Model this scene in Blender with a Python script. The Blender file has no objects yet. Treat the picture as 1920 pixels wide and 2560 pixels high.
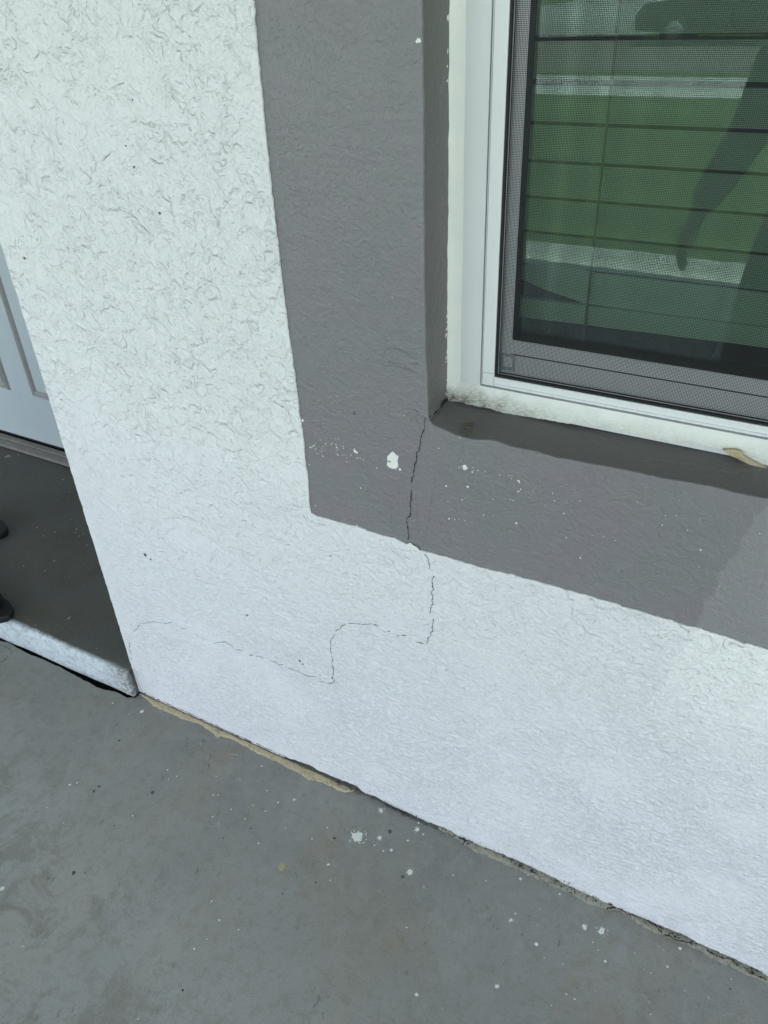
import bpy, bmesh, math, random
from mathutils import Vector, Matrix, Euler, noise as mn
R=math.radians
sc=bpy.context.scene
C=bpy.data.collections.new('scene'); sc.collection.children.link(C)

# ------------------------------------------------------------------ camera, sky, sun, exposure
cd=bpy.data.cameras.new('camera'); cam=bpy.data.objects.new('camera',cd); C.objects.link(cam)
cd.sensor_fit='VERTICAL'; cd.sensor_height=24; cd.sensor_width=18; cd.lens=18.444
cd.clip_start=0.02; cd.clip_end=2000
_r=Vector((0.87580781,0.48100227,-0.0399687)); _u=Vector((-0.24246497,0.51005437,0.82526073)); _f=Vector((-0.41733849,0.71307879,-0.5633358))
m=Matrix((( _r.x,_u.x,-_f.x,1.2842),(_r.y,_u.y,-_f.y,-0.9076),(_r.z,_u.z,-_f.z,1.5),(0,0,0,1)))
cam.matrix_world=m
sc.camera=cam
w=bpy.data.worlds.new('World'); sc.world=w; w.use_nodes=True
nt=w.node_tree; bg=nt.nodes['Background']; sky=nt.nodes.new('ShaderNodeTexSky')
SUN_EL,SUN_AZ=R(64),R(66)          # azimuth measured from +y towards +x
sky.sky_type='NISHITA'; sky.sun_disc=False; sky.sun_elevation=SUN_EL; sky.sun_rotation=SUN_AZ
sky.air_density=1.0; sky.dust_density=0.6; sky.ozone_density=1.0
hs=nt.nodes.new('ShaderNodeHueSaturation'); hs.inputs['Saturation'].default_value=.54   # pale hazy sky
nt.links.new(sky.outputs[0],hs.inputs['Color']); nt.links.new(hs.outputs[0],bg.inputs[0]); bg.inputs[1].default_value=0.12
sl=bpy.data.lights.new('sun','SUN'); sun=bpy.data.objects.new('sun',sl); C.objects.link(sun)
sl.energy=5.0; sl.angle=R(0.5); sl.color=(1.0,0.96,0.9)
d=Vector((math.sin(SUN_AZ)*math.cos(SUN_EL),math.cos(SUN_AZ)*math.cos(SUN_EL),math.sin(SUN_EL)))
sun.rotation_euler=d.to_track_quat('Z','Y').to_euler()
sc.view_settings.view_transform='Standard'; sc.view_settings.look='None'
sc.view_settings.exposure=2.22; sc.view_settings.gamma=1; sc.view_settings.use_curve_mapping=False
sc.render.engine='CYCLES'
sc.cycles.max_bounces=8; sc.cycles.diffuse_bounces=4; sc.cycles.transparent_max_bounces=16; sc.cycles.glossy_bounces=6

# ------------------------------------------------------------------ material helpers
class NT:
    def __init__(s,name,rough=0.6,spec=0.5):
        s.m=bpy.data.materials.new(name); s.m.use_nodes=True; s.t=s.m.node_tree
        s.b=s.t.nodes['Principled BSDF']; s.b.inputs['Roughness'].default_value=rough
        s.b.inputs['Specular IOR Level'].default_value=spec
        s.co=s.t.nodes.new('ShaderNodeTexCoord').outputs['Object']
    def n(s,typ,**k):
        nd=s.t.nodes.new(typ)
        for a,v in k.items(): setattr(nd,a,v)
        return nd
    def put(s,sock,v):
        if hasattr(v,'is_linked'): s.t.links.new(v,sock)
        elif isinstance(v,(tuple,list)) and len(v)==3 and sock.type=='RGBA': sock.default_value=(*v,1)
        else: sock.default_value=v
    def map(s,scale=(1,1,1),rot=(0,0,0),loc=(0,0,0),co=None):
        nd=s.n('ShaderNodeMapping'); s.put(nd.inputs[0],co or s.co)
        nd.inputs['Scale'].default_value=scale; nd.inputs['Rotation'].default_value=rot; nd.inputs['Location'].default_value=loc
        return nd.outputs[0]
    def noise(s,scale,detail=3,rough=.5,dist=0,co=None,col=False):
        nd=s.n('ShaderNodeTexNoise'); s.put(nd.inputs['Vector'],co or s.co)
        nd.inputs['Scale'].default_value=scale; nd.inputs['Detail'].default_value=detail
        nd.inputs['Roughness'].default_value=rough; nd.inputs['Distortion'].default_value=dist
        return nd.outputs['Color' if col else 'Fac']
    def vor(s,scale,feature='F1',co=None,rnd=1):
        nd=s.n('ShaderNodeTexVoronoi',feature=feature); s.put(nd.inputs['Vector'],co or s.co)
        nd.inputs['Scale'].default_value=scale; nd.inputs['Randomness'].default_value=rnd
        return nd.outputs['Distance']
    def ramp(s,fac,stops,interp='LINEAR'):
        nd=s.n('ShaderNodeValToRGB'); s.put(nd.inputs[0],fac); cr=nd.color_ramp; cr.interpolation=interp
        while len(cr.elements)<len(stops): cr.elements.new(.5)
        for e,(p,c) in zip(cr.elements,stops):
            e.position=p; e.color=(c,c,c,1) if not isinstance(c,tuple) else (*c,1)
        return nd.outputs[0]
    def math(s,op,a,b=0,clamp=False):
        nd=s.n('ShaderNodeMath',operation=op,use_clamp=clamp); s.put(nd.inputs[0],a); s.put(nd.inputs[1],b); return nd.outputs[0]
    def mr(s,v,a,b,c=0,d=1):
        nd=s.n('ShaderNodeMapRange'); s.put(nd.inputs[0],v)
        for i,x in enumerate((a,b,c,d)): s.put(nd.inputs[i+1],x)
        return nd.outputs[0]
    def mix(s,fac,a,b,mode='MIX'):
        nd=s.n('ShaderNodeMix',data_type='RGBA',blend_type=mode); s.put(nd.inputs[0],fac); s.put(nd.inputs[6],a); s.put(nd.inputs[7],b); return nd.outputs[2]
    def sep(s): 
        nd=s.n('ShaderNodeSeparateXYZ'); s.put(nd.inputs[0],s.co); return nd.outputs
    def bump(s,h,dist,strength=1,prev=None):
        nd=s.n('ShaderNodeBump'); s.put(nd.inputs['Height'],h); nd.inputs['Distance'].default_value=dist; nd.inputs['Strength'].default_value=strength
        if prev is not None: s.put(nd.inputs['Normal'],prev)
        return nd.outputs[0]
    def fin(s,color=None,bump=None,rough=None):
        if color is not None: s.put(s.b.inputs['Base Color'],color)
        if bump is not None: s.put(s.b.inputs['Normal'],bump)
        if rough is not None: s.put(s.b.inputs['Roughness'],rough)
        return s.m

def simple(name,col,rough=.6,var=.12,scale=40,bd=0,bs=200,metal=0,spec=.5):
    t=NT(name,rough,spec); t.b.inputs['Metallic'].default_value=metal
    n=t.noise(scale,4,.6)
    c=t.mix(n,tuple(x*(1-var) for x in col),tuple(min(1,x*(1+var)) for x in col))
    return t.fin(c,t.bump(t.noise(bs,3),bd) if bd else None)

# brighter area mixed into the wall colours at the right (ragged edge, fades downwards)
def bright_patch(t):
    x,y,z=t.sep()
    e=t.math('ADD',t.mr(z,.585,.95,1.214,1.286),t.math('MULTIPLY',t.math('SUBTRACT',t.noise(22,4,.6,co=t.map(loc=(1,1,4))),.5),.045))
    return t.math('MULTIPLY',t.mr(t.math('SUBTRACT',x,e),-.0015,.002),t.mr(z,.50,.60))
# white stucco: knocked-down plaster, coarse crescents above, finer float texture near the ground
def mk_stucco(name,k=1.0):
    t=NT(name,.62,.35)
    x,y,z=t.sep()
    big=t.noise(2.2,2,.5)
    hi=t.mr(t.math('ADD',z,t.math('MULTIPLY',big,.5)),.55,1.15)          # coarse above, fine below
    warp=t.map(co=t.co)
    wn=t.noise(30,2,.5,0,col=True)
    ad=t.n('ShaderNodeVectorMath',operation='MULTIPLY_ADD'); t.put(ad.inputs[0],wn); ad.inputs[1].default_value=(.03,.03,.03); t.put(ad.inputs[2],t.co)
    wco=ad.outputs[0]
    n1=t.noise(40,3,.50,.3,co=wco)
    n2=t.noise(95,3,.50,.3,co=wco)
    slant=t.map((1.0,1,2.2),(0,R(-24),0))
    n3=t.noise(75,5,.65,.5,co=slant)
    lip=t.ramp(t.noise(16,4,.6,.3,co=t.map(loc=(6,6,6))),[(.42,0),(.57,1)])
    s1=t.ramp(n1,[(.0,0),(.43,.22),(.55,.80),(.62,.88),(1,1)]); g1=t.ramp(n1,[(0,0),(.35,.35),(.65,.72),(1,1)])
    q=t.n('ShaderNodeMix',data_type='FLOAT'); t.put(q.inputs[0],lip); t.put(q.inputs[2],g1); t.put(q.inputs[3],s1); p1=q.outputs[0]
    p2=t.ramp(n2,[(.0,0),(.40,.30),(.58,.72),(1,1)])
    p3=t.ramp(n3,[(.0,0),(.43,.28),(.53,.70),(1,1)])
    pm=t.ramp(t.noise(5.5,3,.5,.3),[(0,0),(.30,.35),(.5,1),(1,1)])       # smooth trowelled patches
    smooth=t.math('MULTIPLY',pm,1)
    fine=t.noise(420,3,.6)
    hc=t.math('ADD',t.math('MULTIPLY',p1,1.0),t.math('MULTIPLY',p2,.55))
    hf=t.math('ADD',t.math('MULTIPLY',p3,.36),t.math('MULTIPLY',p2,.34))
    mixn=t.n('ShaderNodeMix',data_type='FLOAT'); t.put(mixn.inputs[0],hi); t.put(mixn.inputs[2],hf); t.put(mixn.inputs[3],hc)
    h=t.math('MULTIPLY',mixn.outputs[0],t.math('ADD',t.math('MULTIPLY',smooth,.75),.25))
    h=t.math('ADD',h,t.math('MULTIPLY',fine,.22))
    # thin shade lines under the plaster lips, painted into the colour
    fk=t.ramp(t.noise(170,2,.5,.4,co=t.map((1,1,1.35),(0,R(30),0))),[(0,0),(.56,0),(.61,1),(1,1)])
    fk2=t.ramp(t.noise(300,2,.5,.3),[(0,0),(.60,0),(.65,1),(1,1)])
    e1=t.math('MULTIPLY',t.ramp(n1,[(0,0),(.425,0),(.455,1),(.475,.6),(.495,0),(1,0)]),fk)
    e2=t.math('MULTIPLY',t.ramp(n2,[(0,0),(.40,0),(.44,1),(.47,0),(1,0)]),fk2)
    e3=t.ramp(n3,[(0,0),(.462,0),(.475,1),(.488,0),(1,0)])
    dm=t.ramp(t.noise(34,4,.7),[(0,0),(.46,0),(.58,1),(1,1)])
    dm2=t.ramp(t.noise(27,4,.7,co=t.map(loc=(3,4,5))),[(0,0),(.42,0),(.52,1),(1,1)])
    ec=t.math('MAXIMUM',t.math('MULTIPLY',e1,dm2),t.math('MULTIPLY',e2,dm))
    ef=t.math('MULTIPLY',t.math('MAXIMUM',e3,t.math('MULTIPLY',e2,.7)),dm)
    em=t.n('ShaderNodeMix',data_type='FLOAT'); t.put(em.inputs[0],hi); t.put(em.inputs[2],t.math('MULTIPLY',ef,.6)); t.put(em.inputs[3],ec)
    pit=t.ramp(t.vor(170),[(0,1),(.14,1),(.2,0),(1,0)])
    pit=t.math('MULTIPLY',pit,t.ramp(t.noise(14,3,.6,co=t.map(loc=(7,1,2))),[(0,0),(.54,0),(.64,1),(1,1)]))
    shade_and_pits=t.math('MULTIPLY',t.math('MAXIMUM',em.outputs[0],pit),.48*k,True)
    tint=t.mix(t.ramp(t.noise(3.1,3,.5,.4),[(.3,0),(.7,1)]),(.808,.80,.818),(.818,.81,.826))
    tint=t.mix(t.math('MULTIPLY',t.ramp(t.noise(70,5,.7),[(.45,0),(.7,1)]),.3),tint,(.64,.68,.69))
    tint=t.mix(t.math('MULTIPLY',bright_patch(t),.8),tint,(.885,.885,.885))
    col=t.mix(shade_and_pits,tint,(.13,.15,.155))
    return t.fin(col,t.bump(h,.0062,1.0))
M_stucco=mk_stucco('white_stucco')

def mk_grey(name,base,bd=.0012,rough=.42,dark=1):
    t=NT(name,rough,.5)
    n=t.noise(3.3,3,.5,.3)
    a=tuple(v*dark for v in base); 
    c=t.mix(t.ramp(n,[(.35,0),(.65,1)]),a,(a[0]*1.03,a[1]*.97,a[2]*1.02))
    c=t.mix(t.ramp(t.noise(7,4,.6,.5,co=t.map(loc=(5,2,1))),[(.45,0),(.7,.7)]),c,(a[0]*.92,a[1]*1.02,a[2]*.97))
    spk=t.ramp(t.vor(170),[(0,1),(.09,1),(.15,0),(1,0)])
    spk=t.math('MULTIPLY',spk,t.ramp(t.noise(22,3),[(0,0),(.56,0),(.66,.6),(1,.6)]))
    c=t.mix(spk,c,tuple(v*.62 for v in a))
    if name=='grey_trim_paint': c=t.mix(bright_patch(t),c,tuple(v*1.2 for v in a))
    h=t.math('ADD',t.noise(130,3,.55,.5),t.math('MULTIPLY',t.noise(45,3,.5),.9))
    h=t.math('ADD',h,t.math('MULTIPLY',t.noise(420,2,.5),.35))
    h=t.math('MULTIPLY',h,t.ramp(t.noise(9,3,.6),[(.3,.65),(.65,1)]))
    return t.fin(c,t.bump(h,bd))
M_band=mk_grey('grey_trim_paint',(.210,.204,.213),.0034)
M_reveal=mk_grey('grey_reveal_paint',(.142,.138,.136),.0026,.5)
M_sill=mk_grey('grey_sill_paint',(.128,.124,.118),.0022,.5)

def mk_caulk():
    t=NT('cream_sealant',.4,.5); x,y,z=t.sep()
    c=t.mix(t.ramp(t.noise(25,3),[(.3,0),(.7,1)]),(.84,.84,.79),(.78,.80,.77))
    # grime where the bead meets the sill
    g=t.mr(t.math('ADD',z,t.math('MULTIPLY',t.math('SUBTRACT',t.noise(28,4,.7),.5),.040)),.996,.972)
    g=t.math('MULTIPLY',g,t.ramp(t.noise(300,4,.7,co=t.map((.5,1,1.6))),[(0,.3),(.42,.45),(.60,1),(1,1)]),True)
    near=t.mr(x,1.0,.86,.30,1)
    g=t.math('MULTIPLY',t.math('MULTIPLY',g,near),1.15,True)
    c=t.mix(t.math('MULTIPLY',g,.9),c,(.10,.085,.06))
    return t.fin(c,t.bump(t.noise(90,4,.6),.0008))
M_caulk=mk_caulk()
M_alu=simple('white_coated_aluminium',(.75,.76,.77),.34,.03,12,.0002,60)
M_alu2=simple('grey_track_metal',(.42,.43,.44),.35,.1,60)
M_black=simple('black_rubber',(.006,.006,.008),.6,.2)
M_sash=simple('white_sash_vinyl',(.82,.82,.84),.4,.04,20)
M_wire=simple('charcoal_screen_wire',(.022,.022,.028),.5,.2)
M_dark=simple('crack_dark',(.010,.011,.012),.9,.3,300)
M_crackl=simple('crack_soft',(.16,.18,.19),.9,.3,300)
M_cracks=simple('crack_shallow',(.135,.14,.142),.7,.3,300)
M_crackg=simple('crack_grey',(.085,.095,.10),.8,.3,300)
M_chip=simple('bare_white_chip',(.80,.80,.75),.7,.06,200,.0006,400)
M_drop=simple('dried_white_paint',(.66,.67,.63),.6,.18,150,.0004,300)
M_tandrop=simple('dried_tan_paint',(.36,.30,.18),.6,.12,150)
M_darkspot=simple('dark_stain_spot',(.07,.072,.07),.7,.2,200)
def mk_tan():
    t=NT('tan_sandy_filler',.9,.2)
    c=t.mix(t.noise(90,4,.65),(.40,.33,.21),(.60,.50,.34))
    c=t.mix(t.ramp(t.noise(180,4,.7),[(.5,0),(.68,.7)]),c,(.15,.13,.10))
    return t.fin(c,t.bump(t.noise(200,4,.7),.002))
M_tan=mk_tan()
def mk_grout():
    t=NT('old_grout',.9,.2)
    c=t.mix(t.noise(70,4,.65),(.22,.21,.175),(.40,.375,.30))
    c=t.mix(t.ramp(t.noise(160,4,.7),[(.5,0),(.66,.8)]),c,(.09,.085,.07))
    return t.fin(c,t.bump(t.noise(220,4,.7),.002))
M_grout=mk_grout()

def mk_floor(name,a,b,br,rough=.5):
    t=NT(name,rough,.5); x,y,z=t.sep()
    c=t.mix(t.ramp(t.noise(2.6,4,.55,.4),[(.3,0),(.7,1)]),a,b)
    st=t.map((1,.45,1),(0,0,R(18)),(2,1,0))
    c=t.mix(t.math('MULTIPLY',t.ramp(t.noise(5,5,.62,.4,co=st),[(.46,0),(.62,1)]),.65),c,br)
    ap=t.mr(t.math('ADD',t.math('ADD',t.math('MULTIPLY',y,-1),t.math('MULTIPLY',x,-.25)),t.math('MULTIPLY',t.noise(4,4,.6),.12)),.10,.42)   # floor light painted in: paler with distance from the wall
    c=t.mix(t.math('MULTIPLY',ap,.60),c,tuple(v*1.5 for v in b))
    # worn brown patches away from the wall, where people walk
    away=t.mr(t.math('ADD',t.math('MULTIPLY',y,-1),t.math('MULTIPLY',x,-.35)),.12,.62)
    pt=t.math('MULTIPLY',t.ramp(t.noise(8,7,.74,.6,co=t.map(loc=(1.5,.3,0))),[(.50,0),(.58,1)]),away)
    c=t.mix(t.math('MULTIPLY',pt,.75),c,tuple(v*.60 for v in br))
    # small chips and pits
    pk=t.math('MULTIPLY',t.ramp(t.noise(70,5,.7,.5,co=t.map((1,.7,1),(0,0,.5))),[(.60,0),(.645,1)]),t.ramp(t.noise(6,3,.6),[(.48,0),(.64,1)]))
    c=t.mix(t.math('MULTIPLY',pk,.65),c,tuple(v*.45 for v in a))
    lk=t.math('MULTIPLY',t.ramp(t.noise(45,5,.7,.4,co=t.map(loc=(9,2,3))),[(.62,0),(.69,1)]),t.ramp(t.noise(5,3,.6,co=t.map(loc=(4,4,0))),[(.45,0),(.62,1)]))
    c=t.mix(t.math('MULTIPLY',lk,.35),c,tuple(min(1,v*1.6) for v in a))
    g=t.noise(600,2,.5); c=t.mix(t.math('MULTIPLY',g,.22),c,(.08,.08,.075))
    c=t.mix(t.math('MULTIPLY',t.ramp(t.noise(38,6,.75,.5),[(.50,0),(.60,1)]),.32),c,tuple(v*.62 for v in br))
    c=t.mix(t.math('MULTIPLY',t.ramp(t.noise(17,6,.72,.8,co=t.map(loc=(6,1,1))),[(.52,0),(.60,1)]),.22),c,(.31,.315,.30))
    c=t.mix(t.math('MULTIPLY',t.ramp(t.noise(520,3,.7),[(.54,0),(.62,1)]),.35),c,(.36,.36,.34))
    c=t.mix(t.math('MULTIPLY',t.ramp(t.noise(380,3,.7,co=t.map(loc=(3,3,3))),[(.57,0),(.64,1)]),.45),c,(.07,.07,.065))
    sp=t.math('MULTIPLY',t.ramp(t.vor(45),[(0,1),(.045,1),(.075,0),(1,0)]),t.ramp(t.noise(7,2,co=t.map(loc=(2,8,3))),[(.52,0),(.6,1)]))
    c=t.mix(t.math('MULTIPLY',sp,.6),c,(.45,.46,.44))
    h=t.math('ADD',t.noise(9,4,.5),t.math('MULTIPLY',t.noise(120,4,.6),.12))
    h=t.math('SUBTRACT',h,t.math('MULTIPLY',pk,.10))
    rr=t.mr(t.noise(12,4,.6),.3,.7,rough-.08,rough+.14)
    return t.fin(c,t.bump(h,.004),rr)
M_floor=mk_floor('painted_patio_concrete',(.200,.200,.188),(.262,.262,.246),(.262,.232,.182))

# ------------------------------------------------------------------ geometry helpers
def link(name,me,mat=None,parent=None,**props):
    o=bpy.data.objects.new(name,me); C.objects.link(o)
    if mat is not None and me is not None: me.materials.append(mat)
    if parent: o.parent=parent
    for k,v in props.items(): o[k]=v
    return o
def mesh(name,vs,fs,smooth=False):
    me=bpy.data.meshes.new(name); me.from_pydata([tuple(v) for v in vs],[],fs); me.update()
    if smooth:
        for p in me.polygons: p.use_smooth=True
    return me
def bmmesh(name,bm,smooth=False):
    me=bpy.data.meshes.new(name); bm.to_mesh(me); bm.free()
    if smooth:
        for p in me.polygons: p.use_smooth=True
    return me
def boxes(name,bl,bevel=0,seg=1):
    bm=bmesh.new()
    for (x0,x1,y0,y1,z0,z1) in bl:
        v=[bm.verts.new(p) for p in ((x0,y0,z0),(x1,y0,z0),(x1,y1,z0),(x0,y1,z0),(x0,y0,z1),(x1,y0,z1),(x1,y1,z1),(x0,y1,z1))]
        for f in ((0,3,2,1),(4,5,6,7),(0,1,5,4),(1,2,6,5),(2,3,7,6),(3,0,4,7)): bm.faces.new([v[i] for i in f])
    if bevel: bmesh.ops.bevel(bm,geom=bm.edges[:],offset=bevel,segments=seg,affect='EDGES')
    return bmmesh(name,bm)
def thing(name,label,cat,loc=(0,0,0),group=None):
    o=link(name,None,label=label,category=cat); o.location=loc
    if group: o['group']=group
    return o
def wob(pts,step,amp,seed,f=40,closed=False):
    out=[]; n=len(pts)
    rng=range(n if closed else n-1)
    for i in rng:
        a=Vector(pts[i][:2]); b=Vector(pts[(i+1)%n][:2]); L=(b-a).length; k=max(1,int(L/step)); nn=Vector((-(b-a).y,(b-a).x)).normalized() if L>0 else Vector((0,0))
        for j in range(k):
            p=a.lerp(b,j/k)
            q=p+nn*amp*(mn.noise(Vector((p.x*f,p.y*f,seed*7.3)))+.6*mn.noise(Vector((p.x*f*3,p.y*f*3,seed*3.1))))
            out.append((q.x,q.y))
    if not closed: out.append(tuple(pts[-1][:2]))
    return out
# filled 2D outline(s) with thickness and softly rounded rim; plane 'y' (u=x,v=z) or 'z' (u=x,v=y); front faces -y / +z
def slab(name,loops,plane,front,back,bev=0,res=1):
    cu=bpy.data.curves.new(name,'CURVE'); cu.dimensions='2D'; cu.fill_mode='BOTH'
    th=abs(back-front); cu.extrude=max(th/2-bev,1e-5); cu.bevel_depth=bev; cu.bevel_resolution=res
    if bev: cu.offset=-bev
    for L in loops:
        s=cu.splines.new('POLY'); s.points.add(len(L)-1)
        for p,q in zip(s.points,L): p.co=(q[0],q[1],0,1)
        s.use_cyclic_u=True
    o=bpy.data.objects.new(name,cu); C.objects.link(o)
    dg=bpy.context.evaluated_depsgraph_get(); me=bpy.data.meshes.new_from_object(o.evaluated_get(dg))
    bpy.data.objects.remove(o); bpy.data.curves.remove(cu)
    mid=(front+back)/2
    for v in me.vertices:
        x,y,z=v.co
        v.co=(x,mid-z,y) if plane=='y' else (x,y,mid+z)
    me.name=name; me.materials.clear()
    bm=bmesh.new(); bm.from_mesh(me); bmesh.ops.remove_doubles(bm,verts=bm.verts,dist=1e-6); bmesh.ops.recalc_face_normals(bm,faces=bm.faces); bm.to_mesh(me); bm.free()
    return me
def to3(p,plane,off):
    u,v=p
    return {'y':(u,off,v),'z':(u,v,off),'x':(off,u,v)}[plane]
def ribbon(name,segs,plane,off,w,seed,mat,parent,amp=.0012,gap=.25,depth=.0006):
    """thin irregular crack: several short pieces of varying width, lying on a surface"""
    rd=random.Random(seed); vs=[];fs=[]
    for s in segs:
        L=wob(wob(s,.004,amp*1.6,seed+3,110),.0014,amp*.7,seed,420); k=len(L); i=0
        while i<k-1:
            n=rd.randint(4,26); j=min(k-1,i+n); pts=L[i:j+1]
            if len(pts)>=2:
                base=len(vs); m=len(pts)
                for q in range(m):
                    a=Vector(pts[max(0,q-1)]); b=Vector(pts[min(m-1,q+1)]); t=(b-a); t=t.normalized() if t.length else Vector((1,0)); nn=Vector((-t.y,t.x))
                    e=min(1,(q+.35)/1.2,(m-1-q+.35)/1.2); ww=w*.5*e*(.35+1.3*abs(mn.noise(Vector((q*.31,i,seed))))*1.6)
                    p=Vector(pts[q])
                    vs.append(to3(p+nn*ww,plane,off)); vs.append(to3(p-nn*ww,plane,off))
                for q in range(m-1): fs.append((base+2*q,base+2*q+1,base+2*q+3,base+2*q+2))
            i=j if rd.random()>gap else j+rd.randint(1,4)
    return link(name,mesh(name,vs,fs),mat,parent)
def blobverts(c,r,plane,off,th,seed,spike=.25,asp=1,rot=0,n=14):
    rd=random.Random(seed); vs=[];fs=[]; out=1 if plane=='z' else -1
    for i in range(n):
        a=2*math.pi*i/n; rr=r*(1+rd.uniform(-spike,spike)); x=rr*math.cos(a); y=rr*math.sin(a)*asp
        x,y=x*math.cos(rot)-y*math.sin(rot),x*math.sin(rot)+y*math.cos(rot)
        vs.append(to3((c[0]+x,c[1]+y),plane,off)); 
    for i in range(n):
        v=Vector(vs[i]); cc=Vector(to3(c,plane,off)); q=cc.lerp(v,.78)
        t=list(q); t[{'x':0,'y':1,'z':2}[plane]]=off+out*th; vs.append(tuple(t))
    for i in range(n):
        j=(i+1)%n; fs.append((i,j,n+j,n+i))
    fs.append(tuple(range(n,2*n)))
    return vs,fs
class Acc:
    def __init__(s): s.v=[];s.f=[]
    def add(s,vf):
        b=len(s.v); s.v+=vf[0]; s.f+=[tuple(i+b for i in f) for f in vf[1]]
    def make(s,name,mat,parent,**k): return link(name,mesh(name,s.v,s.f),mat,parent,**k)
def spots(lst,plane,off,mat,parent,name,th=.0004,big=.0035,seed=0,squash=1,stuff=None):
    acc=Acc()
    for i,q in enumerate(lst):
        c=(q[0],q[1]); r=q[2]; sp=len(q)>3 and q[3]
        rd=random.Random(seed+i*7+1)
        off_=off+(1 if plane=='z' else -1)*(i%9)*.00004
        vf=blobverts(c,r,plane,off_,th,seed+i,.3 if not sp else .26,squash*rd.uniform(.8,1.15),rd.uniform(0,3),14 if not sp else 30)
        if r>=big:
            a=Acc(); a.add(vf)
            if sp:
                for k in range(26):
                    an=rd.uniform(0,6.28); dd=r*rd.uniform(1.02,1.75)
                    a.add(blobverts((c[0]+dd*math.cos(an),c[1]+dd*math.sin(an)),r*rd.uniform(.04,.13),plane,off_,th*.6,seed+i*31+k,.3,1,0,7))
            a.make(name,mat,parent)
        else: acc.add(vf)
    if acc.v: acc.make(stuff or name+'_specks',mat,parent,kind='stuff')

# ------------------------------------------------------------------ setting: ground, porch, street
FZ=0.0
def floor_slab():
    edge=wob([(-3.2,-.044)]+[(x,y+.0020) for x,y in [(-0.4929,-0.0364),(-0.4681,-0.0309),(-0.4293,-0.0329),(-0.3903,-0.0356),(-0.3476,-0.0333),(-0.3282,-0.0328),(-0.2935,-0.033),(-0.2653,-0.0321),(-0.2348,-0.0336),(-0.1936,-0.0366),(-0.1689,-0.0378),(-0.1458,-0.0378),(-0.1152,-0.0408),(-0.0876,-0.0368),(-0.0618,-0.0311),(-0.0406,-0.0301),(-0.0164,-0.0324),(0.0012,-0.0235),(0.0039,-0.0102)]],.006,.0022,5,60)
    L=edge+[(.006,.03),(4.6,.03),(4.6,-3.2),(-3.2,-3.2)]
    me=slab('patio_floor',[L],'z',0.0,-.12,.0012)
    return link('patio_floor',me,M_floor,kind='structure')
pf=floor_slab()
link('slab_bed',boxes('slab_bed',[(-3.3,4.7,-3.1,.6,-.2,-.045)]),M_dark,kind='structure')
M_conc=simple('sunlit_concrete',(.36,.38,.38),.8,.1,6,.001,120)
M_road=simple('asphalt',(.095,.082,.075),.85,.15,30,.002,200)
def mk_lawn():
    t=NT('lawn_grass',.8,.3)
    c=t.mix(t.noise(1.1,5,.7),(.085,.150,.038),(.145,.225,.068))
    c=t.mix(t.ramp(t.noise(14,5,.75,co=t.map((.6,1.6,1))),[(.4,0),(.7,.8)]),c,(.040,.11,.014))
    return t.fin(c,t.bump(t.noise(60,4,.7),.05))
M_lawn=mk_lawn()
link('porch_edge_path',boxes('porch_edge_path',[(-12,14,-4.02,-3.2,-.2,-.004)]),M_conc,kind='structure')
link('lawn',boxes('lawn',[(-400,400,-11.25,-4.02,-.4,-.03)]),M_lawn,kind='structure')
link('sidewalk',boxes('sidewalk',[(-400,400,-12.3,-11.25,-.4,-.02),(-400,400,-13.6,-12.36,-.4,-.02)]),M_conc,kind='structure')
link('grass_verge',boxes('grass_verge',[(-400,400,-14.3,-13.6,-.4,-.035)]),M_lawn,kind='structure')
link('road',boxes('road',[(-400,400,-22.5,-14.3,-.5,-.14)]),M_road,kind='structure')
link('far_ground',boxes('far_ground',[(-400,400,-900,-22.5,-.5,-.05)]),M_lawn,kind='structure')
link('near_ground',boxes('near_ground',[(-400,-3.2,-4.02,300,-.5,-.06),(4.7,400,-4.02,300,-.5,-.06),(-3.2,4.7,4.0,300,-.5,-.06)]),M_lawn,kind='structure')
link('far_driveway',boxes('far_driveway',[(-14,-4.2,-60,-22.5,-.4,-.03)]),simple('grey_driveway',(.19,.205,.21),.85,.2,3),kind='structure')

# porch roof over the patio and its posts, out of frame but casting the shade
M_white=simple('unseen_porch_white_paint',(.72,.74,.74),.7,.05,5,.0005,60)
pr=thing('unseen_porch_roof','unseen flat white porch roof shading the patio and window wall','roof')
link('unseen_ceiling',boxes('unseen_ceiling',[(-3.4,4.9,-3.0,.9,2.70,2.76)]),M_white,pr)
link('unseen_fascia',boxes('unseen_fascia',[(-3.4,4.9,-3.05,-3.0,2.62,2.95)]),M_white,pr)
link('unseen_deck',boxes('unseen_deck',[(-3.4,4.9,-3.0,.9,2.765,2.9)]),simple('unseen_roof_deck',(.3,.29,.27),.8),pr)
for lx,txt in ((-3.2,'left'),(4.6,'right')):
    po=thing('unseen_porch_post','unseen square white porch post holding up the %s end of the roof'%txt,'post',(lx,-2.9,0),'unseen porch posts')
    link('shaft',boxes('shaft',[(-.07,.07,-.07,.07,.001,2.698)],.006),M_white,po)
    link('base',boxes('base',[(-.10,.10,-.10,.10,.0015,.12)],.008),M_white,po)

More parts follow.
